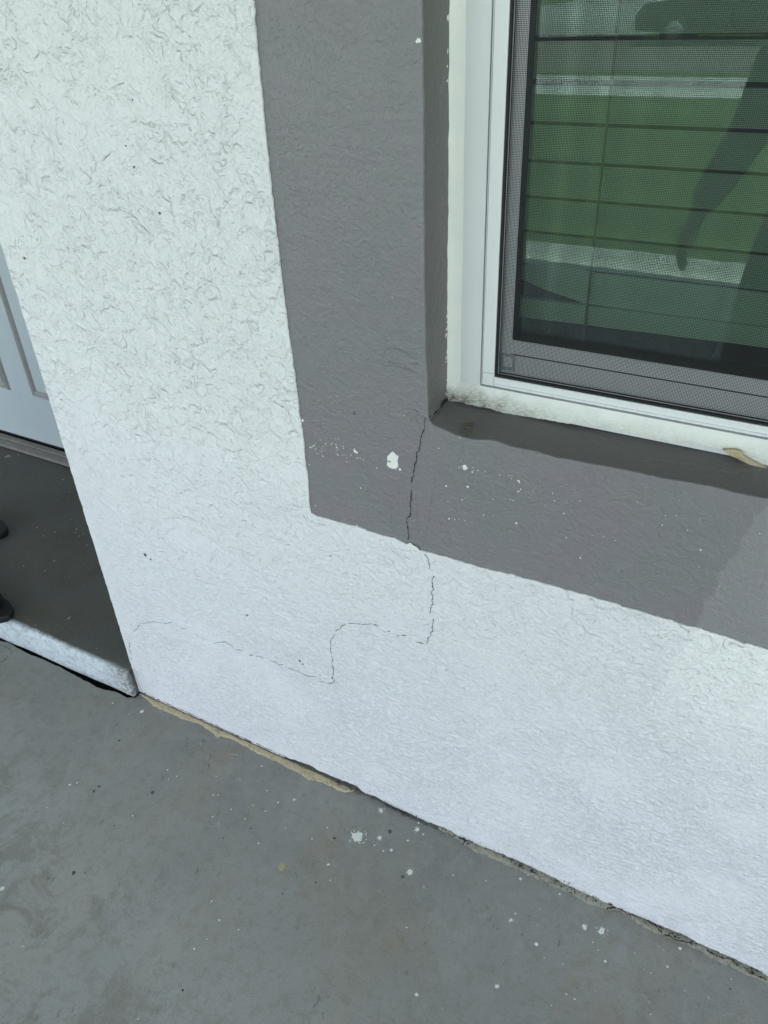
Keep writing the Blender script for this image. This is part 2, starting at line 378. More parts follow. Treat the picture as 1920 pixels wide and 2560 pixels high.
# ------------------------------------------------------------------ house wall
hw=thing('house_wall','white stucco house wall with a grey painted band around the window','wall')
OL,OR_,OB,OT=.831,2.05,.959,2.20
left_edge=[(0.6081,1.4814),(0.6061,1.4318),(0.6048,1.3971),(0.6045,1.3586),(0.6032,1.3037),(0.6029,1.248),(0.6034,1.1999),(0.603,1.1317),(0.6042,1.0714),(0.6064,1.0208),(0.6071,0.9728),(0.6078,0.922),(0.61,0.9015),(0.6086,0.8422),(0.6094,0.8003),(0.6076,0.77),(0.6077,0.7486)]
bot_edge=[(0.6083,0.7401),(0.6175,0.7373),(0.6614,0.7369),(0.707,0.7389),(0.7402,0.7358),(0.7728,0.7373),(0.7901,0.7334),(0.7954,0.7321),(0.8073,0.7307),(0.8164,0.7278),(0.8256,0.7285),(0.8642,0.7305),(0.9019,0.7288),(0.9386,0.7299),(0.9742,0.7338)]
bot_edge2=[(1.0587,0.735),(1.0701,0.7356),(1.0984,0.7352),(1.1262,0.7349),(1.1407,0.7352),(1.1446,0.7336),(1.1625,0.7341),(1.1766,0.7342),(1.2063,0.7341),(1.2121,0.7356),(1.2219,0.7332),(1.2486,0.7353),(1.2655,0.7334),(1.2901,0.7331),(1.304,0.732),(1.3098,0.731),(1.3142,0.7329),(1.3239,0.7323),(1.3394,0.7321)]
band_out=[(.604,2.43)]+left_edge+bot_edge+bot_edge2+[(2.27,.736),(2.27,2.43)]
hole=wob(band_out,.004,.0013,3,70,True)
wall_bot=[(0.0003,0.0072),(0.0404,0.0004),(0.0733,-0.006),(0.1047,-0.003),(0.1421,-0.0013),(0.1932,-0.0087),(0.2451,-0.0076),(0.2977,0.0035),(0.3462,-0.0012),(0.4123,-0.0013),(0.4347,-0.0092),(0.4896,0.0121),(0.5241,0.0176),(0.5625,0.0126),(0.6225,0.0162),(0.6493,0.0203),(0.6694,0.0053),(0.7009,0.0106),(0.7263,0.0051),(0.7767,0.0053),(0.8162,0.0025),(0.8544,0.0089)]
wall_bot2=[(0.8124,0.0072),(0.8647,0.0113),(0.9056,0.0029),(0.9457,0.0015),(0.9846,0.0101),(1.023,0.0109),(1.0606,0.0117),(1.1023,0.0085),(1.1348,-0.0012),(1.1744,0.003),(1.2095,0.0003),(1.2389,0.0051),(1.2802,0.0087),(1.3129,0.0095),(1.3524,0.0131),(1.377,0.0077),(1.4,0.0091),(1.4266,0.0102),(1.4573,0.0077),(1.483,0.0087),(1.4983,0.0039)]
wb=[(x,max(.003,z)) for x,z in wall_bot+wall_bot2]
wb=[(0.0,wb[0][1])]+[p for p in wb if p[0]>.012]+[(4.6,.004)]
wb=wob(wb,.004,.0028,11,90)
wb=[(x,max(.0022,z+(.0035*max(0,mn.noise(Vector((x*260,1,1)))) if x>.60 else 0))) for x,z in wb]
outer=[(0,2.69)]+[(p[0],p[1]) for p in wob([(0.0,2.69),(0.0,.02)],.006,.0016,8,60)][1:-1]+wb+[(4.6,2.69)]
me=slab('white_stucco',[outer,hole],'y',-.003,.0004,.0008)
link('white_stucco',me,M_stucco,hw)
# masonry behind the render (core, window head, jambs), grey band skim, reveal, sill
big=[(.59,.72),(2.29,.72),(2.29,2.45),(.59,2.45)]
arris_l=[(0.831,1.4759),(0.8315,1.3684),(0.8307,1.2699),(0.83,1.1708),(0.8306,1.076),(0.8315,1.0479),(0.8325,1.0239),(0.8335,1.0006),(0.8333,0.9771)]
arris_b=[(0.8351,0.9665),(0.8409,0.9606),(0.8549,0.9579),(0.8663,0.9553),(0.8776,0.9526),(0.8907,0.9511),(0.9049,0.9518),(0.935,0.9569),(0.9613,0.9536),(0.9937,0.9544),(1.025,0.952),(1.0644,0.9544),(1.1147,0.9555),(1.1709,0.9563),(1.2237,0.9592),(1.2502,0.9582),(1.2899,0.9594)]
op=[(.829,2.20),(.829,1.5)]+arris_l+arris_b+[(2.05,.957),(2.05,2.20)]
opw=wob(op,.006,.0009,21,45,True)
me=slab('grey_band',[big,opw],'y',.0002,.004,.0009)
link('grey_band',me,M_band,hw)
core=slab('masonry',[[(.002,.006),(4.6,.006),(4.6,2.69),(.002,2.69)],[(OL-.006,OB-.02),(OR_+.006,OB-.02),(OR_+.006,OT+.006),(OL-.006,OT+.006)]],'y',.0046,.20)
link('masonry',core,simple('masonry_plain',(.62,.63,.62),.8),hw)
link('side_return',boxes('side_return',[(0.0012,.16,.2005,.86,.006,2.69)]),M_stucco,hw)
RY=.085
def reveal():
    # left jamb: a wobbly strip from the arris back to the frame
    L=[p for p in opw if p[0]<.86 and p[1]>OB-.004]; L.sort(key=lambda p:-p[1])
    vs=[];fs=[];K=7
    for i,(x,z) in enumerate(L):
        for k in range(K):
            t=k/(K-1); y=.0012+t*(RY-.0012)
            bx=OL+.0015; xx=x+(bx-x)*min(1,t*1.6)+.0016*mn.noise(Vector((z*22,y*30,2)))*math.sin(math.pi*min(1,t))
            vs.append((xx if k else x-.0008,y if k else .0016,z))
    for i in range(len(L)-1):
        for k in range(K-1): a=i*K+k; fs.append((a,a+1,a+K+1,a+K))
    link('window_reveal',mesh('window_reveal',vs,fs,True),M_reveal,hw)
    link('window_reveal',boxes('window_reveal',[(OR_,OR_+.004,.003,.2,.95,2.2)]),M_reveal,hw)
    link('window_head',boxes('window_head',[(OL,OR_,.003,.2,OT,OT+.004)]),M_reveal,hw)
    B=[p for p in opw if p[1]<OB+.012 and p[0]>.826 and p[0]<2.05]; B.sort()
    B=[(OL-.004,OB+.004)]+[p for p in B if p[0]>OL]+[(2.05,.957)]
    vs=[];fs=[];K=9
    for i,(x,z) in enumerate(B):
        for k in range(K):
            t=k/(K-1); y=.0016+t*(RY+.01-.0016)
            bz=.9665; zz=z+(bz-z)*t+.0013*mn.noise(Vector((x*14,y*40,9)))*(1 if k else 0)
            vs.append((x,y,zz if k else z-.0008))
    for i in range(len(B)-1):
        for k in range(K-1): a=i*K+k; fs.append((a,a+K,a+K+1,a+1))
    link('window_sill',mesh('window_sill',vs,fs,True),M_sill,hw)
reveal()
# cracks -----------------------------------------------------------
ribbon('crack',[[(0.8309,0.9708),(0.8284,0.9628),(0.8288,0.951),(0.8234,0.9402),(0.822,0.9253),(0.8157,0.9065),(0.8143,0.8961),(0.811,0.8876),(0.8089,0.8717),(0.8054,0.8578),(0.8042,0.8522)],[(0.805,0.8405),(0.8028,0.8224),(0.8012,0.8084),(0.8031,0.8006),(0.8007,0.7888),(0.796,0.7846),(0.7951,0.7731),(0.7967,0.7622),(0.7973,0.7537),(0.7961,0.7403)]],'y',-.0008,.0016,1,M_dark,hw)
ribbon('crack',[[(0.0041,0.9711),(0.01,0.9671),(0.0208,0.9649),(0.0355,0.9634),(0.0454,0.9653),(0.0479,0.9725),(0.0593,0.9716),(0.0669,0.9699),(0.0708,0.97)]],'x',.8338,.006,2,M_dark,hw,.0018,.12)
ribbon('crack',[[(0.8263,0.7237),(0.8307,0.7193),(0.8338,0.7114),(0.8358,0.6987)],[(0.8423,0.6858),(0.8396,0.6726),(0.8429,0.6568),(0.8381,0.6456),(0.8407,0.6356),(0.8401,0.6226),(0.8364,0.6001)],[(0.8413,0.5905),(0.8404,0.5735),(0.8389,0.5561),(0.8332,0.5435),(0.8274,0.5255)]],'y',-.0037,.0019,3,M_crackg,hw,.002,.35)
ribbon('crack',[[(0.8232,0.5261),(0.8174,0.5247),(0.8059,0.5216)],[(0.7888,0.5301),(0.768,0.5197)],[(0.7565,0.5272),(0.7413,0.5199)],[(0.7328,0.5299),(0.7177,0.529),(0.702,0.5202),(0.6832,0.5162),(0.6607,0.5079),(0.65,0.4926),(0.6357,0.4757),(0.6276,0.4574),(0.6214,0.4434),(0.6207,0.4239),(0.6215,0.397),(0.6221,0.3774),(0.6203,0.3564),(0.6163,0.3382)]],'y',-.0037,.0017,4,M_crackg,hw,.0015,.3)
ribbon('crack',[[(0.6173,0.3458),(0.6217,0.3376),(0.6138,0.3256),(0.5889,0.3193),(0.5779,0.315)],[(0.5775,0.3273),(0.5535,0.3183),(0.5397,0.3224),(0.527,0.3216),(0.4994,0.3187)],[(0.4948,0.325),(0.4848,0.3193),(0.4741,0.3221),(0.4572,0.3209)],[(0.4442,0.3214),(0.4212,0.3198),(0.4047,0.3125)],[(0.3888,0.3205),(0.3702,0.3146)]],'y',-.0037,.0017,5,M_crackg,hw,.0012,.3)
ribbon('crack',[[(0.3668,0.3174),(0.3596,0.3207),(0.3447,0.3251),(0.3228,0.3149),(0.3044,0.3037)],[(0.2846,0.3061),(0.2531,0.3125)],[(0.2338,0.3189),(0.2153,0.3113)],[(0.195,0.3235),(0.1669,0.3057),(0.1488,0.3028),(0.1274,0.2964),(0.1088,0.2853),(0.0829,0.2731),(0.0618,0.2471),(0.0508,0.2333)],[(0.0236,0.1889),(0.0143,0.1655),(0.0141,0.141),(0.0074,0.1181)]],'y',-.0037,.0014,6,M_crackl,hw,.0012,.35)
ribbon('crack',[[(0.7627,1.0496),(0.766,1.0578),(0.7681,1.0647),(0.7763,1.0682),(0.7913,1.0691),(0.8013,1.0649),(0.8103,1.06),(0.8158,1.0545),(0.8191,1.0502)],[(0.7708,1.0461),(0.7871,1.0473),(0.8019,1.0439)],[(0.7622,1.039),(0.7811,1.0429),(0.8007,1.0409),(0.8098,1.0387)],[(0.8061,0.9792),(0.8132,0.9801),(0.819,0.9767)],[(0.8142,0.9733),(0.8247,0.9715),(0.8305,0.9715)],[(0.8135,0.9685),(0.8152,0.9618),(0.8198,0.9557),(0.8244,0.9507)],[(0.8046,0.9648),(0.8104,0.9589)]],'y',-.0008,.0008,7,M_cracks,hw,.0004,.15)
ribbon('crack',[[(0.7675,0.807),(0.7679,0.7847),(0.7656,0.7583)],[(0.7818,0.8435),(0.7823,0.8221),(0.7792,0.8048)],[(0.8443,0.8758),(0.843,0.8549),(0.838,0.8324),(0.8366,0.8077),(0.8313,0.7785),(0.8259,0.7541),(0.8218,0.7354)],[(0.8141,0.8148),(0.8123,0.7867),(0.8157,0.7595)],[(0.8893,0.9459),(0.8901,0.9366),(0.8873,0.9288),(0.8841,0.9159)]],'y',-.0008,.0006,8,M_cracks,hw,.001,.5)
ribbon('sill_crack',[[(1.1329,0.0149),(1.1446,0.0253),(1.1636,0.0292),(1.1794,0.0334),(1.1982,0.0361),(1.2123,0.0336)],[(1.2282,0.0351),(1.2439,0.0365),(1.2583,0.0462),(1.2776,0.0581)]],'z',.9655,.0012,9,simple('pale_hairline',(.22,.22,.21)),hw,.002,.3)
# chips and specks -------------------------------------------------
def chip(poly,off,name='paint_chip',mat=M_chip):
    return link(name,slab(name,[wob(poly,.002,.0008,len(poly),200,True)],'y',off-.0007,off+.0005,.0002),mat,hw)
chip([(0.7645,0.8914),(0.7737,0.9008),(0.7786,0.8974),(0.7835,0.8948),(0.7812,0.8878),(0.7823,0.8752),(0.7751,0.8703),(0.7674,0.8701),(0.762,0.874),(0.7641,0.881),(0.7683,0.8789),(0.77,0.8825),(0.7634,0.8834)],0)
chip([(0.7919,0.731),(0.8008,0.738),(0.8074,0.7351),(0.8165,0.7317),(0.8164,0.7266),(0.8072,0.7272),(0.7966,0.7287)],-.003)
wl=[(0.621,0.8716,0.0017),(0.6286,0.8769,0.0014),(0.6253,0.8743,0.0011),(0.6721,0.8841,0.0017),(0.7061,0.8854,0.0032),(0.7094,0.8839,0.0019),(0.7203,0.8732,0.0011),(0.7857,0.8722,0.0023),(0.7446,0.8643,0.0013),(0.7791,0.87,0.0008),(0.8935,0.9031,0.0039),(0.8843,0.9012,0.0009),(0.905,0.8984,0.0011),(0.906,0.9063,0.0009),(0.8635,0.8633,0.0014),(0.8988,0.8715,0.0018),(0.9758,0.9024,0.0019),(0.9478,0.9042,0.0009),(0.9615,0.907,0.0009),(0.9658,0.9077,0.0006),(0.965,0.9031,0.0006),(0.9299,0.8968,0.0004),(0.9333,0.8977,0.0004),(0.9759,0.8837,0.0009),(0.7122,0.8181,0.0011),(0.6995,0.7395,0.002),(0.612,0.9192,0.0023),(0.6499,0.9211,0.0008),(0.6419,0.8902,0.0008),(0.663,0.8877,0.0011),(0.6432,0.8756,0.0008),(0.6729,0.8716,0.0008),(0.6741,0.8697,0.0008),(0.6825,0.8726,0.0008),(0.6335,0.8628,0.0009),(0.642,0.8694,0.0009),(0.6897,0.869,0.0008),(0.6897,0.8616,0.0008),(0.7087,0.8732,0.0008),(0.8687,0.805,0.0017),(0.8785,0.8066,0.0007),(0.8857,0.8093,0.0007),(0.8953,0.8095,0.0007),(0.9255,0.8286,0.0009),(0.9404,0.8325,0.0007),(0.9768,0.8294,0.0018),(0.8899,0.8457,0.0009),(0.8668,0.8366,0.0007),(0.9388,0.8608,0.0007),(0.9687,0.8128,0.0007),(0.6154,0.8382,0.0009),(0.6187,0.7566,0.0009),(0.796,0.9673,0.0007),(0.6461,0.7443,0.0)]
wl+=[(1.2294,0.8632,0.0012),(1.2916,0.9092,0.0008),(1.1909,0.9305,0.0005),(1.1783,0.9027,0.0007),(1.1914,0.9065,0.0006),(1.1409,0.9138,0.0006),(1.1766,0.8873,0.0007),(1.2084,0.8891,0.0008),(1.2624,0.8135,0.0005),(1.1791,0.8979,0.0004),(1.1995,0.9048,0.0004),(1.2204,0.9103,0.0005),(1.2322,0.8361,0.0007)]
wl+=[(1.0756,0.7984,0.0014),(1.0772,0.8039,0.0007),(1.0524,0.8272,0.0009),(1.1043,0.8452,0.0007),(1.1198,0.8438,0.0007),(1.0884,0.8425,0.0005),(1.0471,0.837,0.0005),(1.1769,0.8863,0.0006),(1.2085,0.889,0.0007)]
wl+=[(0.7824,1.1417,0.0007),(0.796,0.9673,0.0005)]
rd=random.Random(4)
for cx,cz,n,sx,sz in ((.665,.885,26,.05,.012),(.90,.90,10,.04,.02),(1.0,.885,16,.05,.012)):
    for k in range(n): wl.append((cx+rd.gauss(0,sx*.6),cz+rd.gauss(0,sz),rd.uniform(.0004,.0011)))
spots(wl,'y',-.0006,M_chip,hw,'paint_chip',.0004,.0028,10,1,'paint_chip_specks')
spots([(0.827,1.4385,0.0025),(0.8251,1.4372,0.0017)],'y',-.0006,M_chip,hw,'paint_chip',.0004,.002,55)
dk=[(0.6418,0.6586,0.0019),(0.6814,0.578,0.0009)]+[(1.1578,0.6955,0.0007),(1.2012,0.7029,0.0007),(1.221,0.7126,0.0006),(1.2389,0.7252,0.0008),(1.2448,0.7117,0.0008),(1.2205,0.6425,0.0007),(1.2939,0.5155,0.0007),(1.0996,0.7328,0.0009)]+[(0.3927,1.2197,0.0023),(0.0528,1.1167,0.0027),(0.3712,0.901,0.0006)]+[(0.3518,1.3104,0.0015),(0.3595,1.282,0.0019),(0.3825,1.3705,0.0015),(0.5435,1.368,0.0008),(0.4951,1.3749,0.0008)]+[(0.5401,0.3557,0.003),(0.5465,0.3495,0.0022),(0.4193,0.4314,0.0024)]+[(0.1608,0.5006,0.004),(0.1749,0.4934,0.0024)]
spots(dk,'y',-.0036,M_crackg,hw,'pit',.0002,.02,30,1,'wall_pits')
spots([(0.7095,0.9515,0.0021),(0.791,0.9759,0.0)],'y',-.0003,M_crackg,hw,'pit',.0001,.02,33,1,'trim_pits')
# brown stain on the sill
st=[(0.8791,0.0164),(0.882,0.0225),(0.8881,0.0241),(0.8924,0.0285),(0.898,0.0142),(0.8929,0.0131),(0.888,0.0089)]
t=NT('brown_sill_stain',.6); c=t.mix(t.ramp(t.noise(400,3,co=t.map((3,.5,1))),[(.35,0),(.65,1)]),(.11,.095,.06),(.055,.038,.014)); M_stain=t.fin(c)
link('sill_stain',slab('sill_stain',[wob(st,.002,.0015,3,200,True)],'z',.9632,.961),M_stain,hw)

# sand filler, old grout and grit along the foot of the wall --------
def strip(name,low,mat,top=.010,y0=.004,seed=1,K=6,k=.8):
    low=[(x,y*k+.35*y*mn.noise(Vector((x*16,seed,2)))) for x,y in low]
    L=wob(wob(low,.006,.003,seed+2,60),.003,.0025,seed,220); vs=[];fs=[]
    for i,(x,y) in enumerate(L):
        y=min(y,-.0035)
        for k in range(K):
            t=k/(K-1); yy=y+(y0-y)*t
            z=.0005+top*(math.sin(t*math.pi/2)**.8)*(.75+.5*mn.noise(Vector((x*60,yy*80,seed))))+.0015*mn.noise(Vector((x*220,yy*220,seed)))*(1 if k else 0)
            vs.append((x,yy,z if k else -.001))
    for i in range(len(L)-1):
        for k in range(K-1): a=i*K+k; fs.append((a,a+K,a+K+1,a+1))
    return link(name,mesh(name,vs,fs,True),mat,pf)
strip('sand_filler',[(0.0041,-0.0077),(0.0379,-0.0192),(0.064,-0.0288),(0.1151,-0.0253),(0.1607,-0.0242),(0.2034,-0.0206),(0.2579,-0.0247),(0.2727,-0.029),(0.2785,-0.0191),(0.3097,-0.0192),(0.3467,-0.0275),(0.3862,-0.024),(0.4404,-0.0258),(0.4949,-0.0298),(0.5294,-0.0309),(0.57,-0.0254),(0.5992,-0.0286),(0.6279,-0.0229),(0.6455,-0.0079),(0.6524,0.0058)],M_tan,.0035,-.0055,1)
strip('grout_strip',[(0.6483,0.0073),(0.6892,-0.0016),(0.7409,-0.0116),(0.7705,-0.0105),(0.8109,-0.0121),(0.85,-0.0128)],simple('dirty_grout',(.085,.083,.072),.9,.4,120,.002,200),.006,.004,5)
strip('grout_strip',[(0.8234,-0.0039),(0.8884,-0.0098),(0.9391,-0.0222),(0.9753,-0.0266),(1.0113,-0.0205),(1.0488,-0.0197),(1.0848,-0.0168),(1.1126,-0.0179),(1.1413,-0.0234),(1.1813,-0.0249),(1.2097,-0.0185),(1.2339,-0.0059),(1.2633,-0.0137),(1.2858,-0.0208),(1.3173,-0.016),(1.3452,-0.0152),(1.3723,-0.0124),(1.4043,-0.0178),(1.435,-0.0192),(1.4648,-0.0185),(1.5011,-0.0184),(1.5337,-0.0178)],M_grout,.007,.004,2)
acc=Acc(); rd=random.Random(9)
def lump(c,r,rd):
    bm=bmesh.new(); bmesh.ops.create_icosphere(bm,subdivisions=1,radius=r)
    s=[rd.uniform(.5,1.5) for _ in range(3)]
    vs=[(c[0]+v.co.x*s[0]*rd.uniform(.7,1.2),c[1]+v.co.y*s[1]*.8*rd.uniform(.7,1.2),c[2]+v.co.z*s[2]*.6) for v in bm.verts]
    bm.verts.index_update(); fs=[tuple(v.index for v in f.verts) for f in bm.faces]; bm.free(); return vs,fs
M_grit=simple('dark_grit',(.035,.034,.030),.95,.5,200)
for k in range(420):
    x=rd.uniform(.60,1.6); 
    if .60<x<1.6:
        cl=mn.noise(Vector((x*18,3,1)))
        if cl<-.05 and rd.random()<.8: continue
        acc.add(lump((x,-.0045-abs(rd.gauss(0,.004)),rd.uniform(.003,.012)),rd.uniform(.0006,.0026),rd))
acc.make('grit',M_grit,pf,kind='stuff')
acc=Acc()
for k in range(150):
    x=rd.uniform(.62,1.6)
    if mn.noise(Vector((x*14,8,1)))>-.1: acc.add(lump((x,-.0030,.006+abs(rd.gauss(0,.0055))),rd.uniform(.0004,.0016),rd))
acc.make('wall_foot_dirt',M_grit,hw,kind='stuff')
acc=Acc()
for k in range(90):
    x=rd.uniform(.6,1.6); acc.add(lump((x,-.008-abs(rd.gauss(0,.006)),.0008),rd.uniform(.0005,.0018),rd))
acc.make('pale_crumbs',M_grout,pf,kind='stuff')
# thin dark shadow gap between render and filler
ribbon('joint_crack',[[(x,-.0042-.001*(i%2)) for i,x in enumerate([.02+.02*j for j in range(32)])]],'z',.0105,.002,12,M_crackg,pf,.001,.3)
ribbon('joint_crack',[[(1.2122,-0.015),(1.2352,-0.0055),(1.2567,-0.0073),(1.274,-0.0012),(1.2891,-0.0039),(1.3062,-0.0067),(1.3158,-0.0134),(1.336,-0.0143),(1.3592,-0.0113),(1.3776,-0.0049)],[(1.3939,-0.0089),(1.4172,-0.01),(1.4357,-0.0069),(1.4549,-0.0098),(1.4776,-0.0129),(1.496,-0.0138)]],'z',.0085,.003,13,M_dark,pf,.002,.2)
# hairline cracks in the patio by the step
ribbon('floor_crack',[[(-0.4799,-0.0469),(-0.4627,-0.0439),(-0.4445,-0.046),(-0.4297,-0.0497),(-0.4219,-0.054),(-0.4229,-0.0681),(-0.419,-0.0797),(-0.4216,-0.0943)]],'z',.0006,.0016,14,M_dark,pf,.001,.3)

# paint splashes on the patio ---------------------------------------
fw=[(0.7071,-0.0994,0.012,1),(0.7219,-0.0214,0.0056,1),(0.7509,-0.08,0.0042,1),(0.8124,-0.0267,0.005,1),(0.8078,-0.0109,0.0027),(0.8422,-0.1189,0.0059,1),(0.7861,-0.0935,0.003),(0.7723,-0.1028,0.0019),(0.8069,-0.0586,0.0019),(0.6867,-0.1809,0.003),(0.5372,-0.0854,0.0028),(0.5094,-0.1073,0.002),(0.2295,-0.1538,0.0017),(0.2606,-0.1575,0.0017),(0.249,-0.1722,0.0013),(0.4021,-0.2027,0.002),(0.4268,-0.1694,0.0016),(0.4685,-0.1748,0.0016),(0.4242,-0.2111,0.0012),(0.4692,-0.094,0.0017),(0.051,-0.048,0.0047),(-0.0358,-0.0616,0.0019),(0.4192,-0.0449,0.0021),(0.0292,-0.0686,0.0014),(0.2491,-0.0601,0.0013),(0.4974,-0.1384,0.0016),(0.3958,-0.0973,0.0013),(0.342,-0.116,0.0013),(0.5599,-0.1524,0.0016),(0.6397,-0.1101,0.0016),(0.6249,-0.1477,0.0015),(0.7275,-0.0958,0.0015),(0.7498,-0.1002,0.0015),(0.7828,0.0043,0.002),(0.7085,-0.2079,0.0015)]
fw+=[(1.045,-0.0307,0.0031),(1.0582,-0.1168,0.0037,1),(1.1857,-0.0651,0.0044,1),(1.2164,-0.0571,0.0073,1),(1.1164,-0.1371,0.0036),(1.2373,-0.1089,0.0025),(1.0795,-0.24,0.0035,1),(1.2079,-0.1966,0.0017),(0.9589,-0.3193,0.0031,1),(1.3516,-0.0232,0.0029),(1.2803,-0.0695,0.0011),(1.2079,-0.0856,0.0014),(1.2203,-0.0951,0.0011),(1.3384,-0.0664,0.0021),(1.1239,-0.0248,0.0023),(1.0555,-0.0152,0.002),(1.3741,-0.0935,0.001),(1.3146,-0.091,0.001),(1.4425,-0.0358,0.001),(0.8881,-0.2214,0.0015),(1.3308,-0.1597,0.0013),(1.1926,-0.1952,0.0014),(1.1757,-0.2254,0.001),(0.9229,-0.085,0.0016),(0.9858,-0.0656,0.0016),(1.3027,-0.0907,0.0011),(1.0611,-0.1008,0.0015),(1.1374,-0.1541,0.0011),(1.1713,-0.1488,0.0011),(0.8062,-0.0585,0.0021),(0.8287,-0.0307,0.0021),(1.1004,-0.071,0.0011),(1.1063,-0.1027,0.0011),(1.4127,-0.0863,0.001)]
fw+=[(0.1241,-0.5308,0.0049),(0.5221,-0.3539,0.0017),(0.5599,-0.377,0.0017),(0.6046,-0.3742,0.0017),(0.5618,-0.4171,0.0012),(0.552,-0.442,0.002),(0.5434,-0.5833,0.0015),(0.1202,-0.366,0.0014),(0.0558,-0.3551,0.0015),(0.2566,-0.5915,0.0012),(0.0553,-0.288,0.003),(0.0663,-0.2766,0.0025),(0.2424,-0.2818,0.0019),(0.368,-0.1582,0.0019),(0.3777,-0.1532,0.0015),(0.5294,-0.2081,0.0018)]
spots(fw,'z',.0003,M_drop,pf,'paint_splash',.0005,.0032,100,.9,'paint_specks')
spots([(0.6033,-0.2276,0.0086),(0.4642,-0.1386,0.0041)]+[(0.8813,-0.1344,0.0035)],'z',.0003,M_tandrop,pf,'tan_paint_drop',.0004,.002,140)
spots([(0.0653,-0.141,0.0036),(0.2416,-0.2165,0.0038),(0.1209,-0.2593,0.0017),(0.4935,-0.1876,0.0024),(0.6666,-0.1245,0.0035),(0.7632,-0.0575,0.0046),(0.455,-0.2337,0.002)]+[(0.8339,-0.1343,0.0036),(1.2054,-0.1772,0.001),(1.3213,-0.0657,0.0011),(1.4051,-0.0541,0.001),(1.4601,-0.0687,0.001),(1.467,-0.0643,0.001),(1.4432,-0.0543,0.0017),(1.2186,-0.1383,0.0011),(1.0844,-0.0935,0.0011),(1.1104,-0.2076,0.0011)]+[(0.2289,-0.4385,0.0045),(0.2401,-0.2165,0.0039),(0.1187,-0.2607,0.0035),(0.1185,-0.2752,0.0045),(0.6666,-0.1254,0.0032),(0.6847,-0.2255,0.0026),(0.2244,-0.319,0.0019),(0.6386,-0.276,0.0017),(0.3697,-0.4027,0.0013)],'z',.0002,M_darkspot,pf,'dark_spot',.0001,.0035,160,.9,'dark_specks')
spots([(0.5819,-0.5096,0.0019)],'z',.0003,M_dark,pf,'pit_hole',.0001,.002,170)
for i,(x,y,r) in enumerate([(0.2887,-0.0802,0.0074),(0.305,-0.1031,0.0064),(0.3399,-0.0463,0.0122),(0.4587,-0.0369,0.0051)]+[(1.3176,-0.1364,0.0102),(1.3394,-0.1146,0.0051)]):
    a=Acc(); a.add(blobverts((x,y),r,'z',.0,.0035,200+i,.18,.42 if i in(2,4) else .7,R(22) if i==2 else R(-20),14)); a.make('painted_over_lump',M_floor,pf)
hr=[(1.4384,-0.119),(1.4364,-0.1111),(1.4411,-0.1027),(1.4473,-0.0963),(1.4542,-0.0939),(1.4648,-0.0934),(1.4636,-0.0971)]
ribbon('hair',[hr],'z',.001,.0007,15,simple('pale_hair',(.4,.4,.38)),pf,.0004,0)

# ------------------------------------------------------------------ doorstep
SZ=.088
ds=thing('doorstep','low concrete doorstep with dark worn top and white painted front edge','step')
def mk_stepface():
    t=NT('step_face_paint',.6,.4); x,y,z=t.sep()
    zz=t.math('ADD',z,t.math('MULTIPLY',t.math('SUBTRACT',t.noise(35,5,.7),.5),.006))
    yy=t.math('ADD',y,t.math('MULTIPLY',t.math('SUBTRACT',t.noise(50,5,.7,co=t.map(loc=(2,2,2))),.5),.012))
    wear=t.ramp(t.noise(80,5,.7),[(.5,0),(.62,.5)])
    wh=t.mix(t.math('MULTIPLY',t.ramp(t.noise(28,5,.7,.6),[(.42,0),(.62,1)]),.45),(.60,.65,.67),(.36,.40,.42))
    wh=t.mix(wear,wh,(.24,.25,.25))
    edge=t.mr(yy,-.020,-.008)
    tr=t.ramp(edge,[(0,0),(.3,.35),(.8,.85),(1,1)])
    gy=t.mix(t.ramp(t.noise(3,4,.6,.4),[(.3,0),(.7,1)]),(.088,.090,.084),(.108,.100,.086))
    gy=t.mix(t.math('MULTIPLY',t.ramp(t.noise(7,5,.65,.5),[(.5,0),(.65,1)]),.6),gy,(.082,.066,.044))
    gy=t.mix(t.math('MULTIPLY',t.noise(90,4,.7),.3),gy,(.06,.06,.058))
    corner=t.math('MULTIPLY',t.mr(x,-.10,-.01),t.ramp(t.noise(90,5,.75),[(.42,0),(.56,1)]))
    wh=t.mix(t.math('MULTIPLY',corner,.8),wh,(.16,.14,.115))
    c=t.mix(tr,wh,gy)
    h=t.math('ADD',t.noise(60,4,.6),t.math('MULTIPLY',t.noise(260,3,.6),.3))
    return t.fin(c,t.bump(h,.003))
M_sf=mk_stepface()
def step_mesh():
    prof=[(.02,.002),(-.019,.0015),(-.0225,.004),(-.0235,.02),(-.0235,.05),(-.0225,.074),(-.0185,.083),(-.012,.0868),(-.004,.088),(.02,.088),(.08,.088),(.2,.088),(.4,.088),(.66,.088)]
    xs=[-2.4+.02*i for i in range(121)]; xs=[x for x in xs if x<-.001]+[-.0005]
    vs=[];fs=[];n=len(prof)
    for x in xs:
        tap=.006*max(0,min(1,(-x)/.5))
        for k,(y,z) in enumerate(prof):
            a=.0018*mn.noise(Vector((x*14,k*.7,1))) if k<9 else .0006*mn.noise(Vector((x*4,y*4,1)))
            vs.append((x,y+a-(tap if k<9 else 0),z+a*.5))
    for i in range(len(xs)-1):
        for k in range(n-1): a=i*n+k; fs.append((a,a+n,a+n+1,a+1))
    fs.append(tuple(range(len(vs)-n,len(vs))))
    return mesh('step_block',vs,fs,True)
link('step_block',step_mesh(),M_sf,ds)
acc=Acc(); rd=random.Random(3)
for k in range(34): acc.add(lump((-.006-abs(rd.gauss(0,.012)),-.021+rd.uniform(-.006,.006),rd.uniform(.01,.086)),rd.uniform(.002,.006),rd))
acc.make('corner_mortar',simple('flaky_mortar',(.48,.45,.42),.9,.4,150,.003,260),ds,kind='stuff')
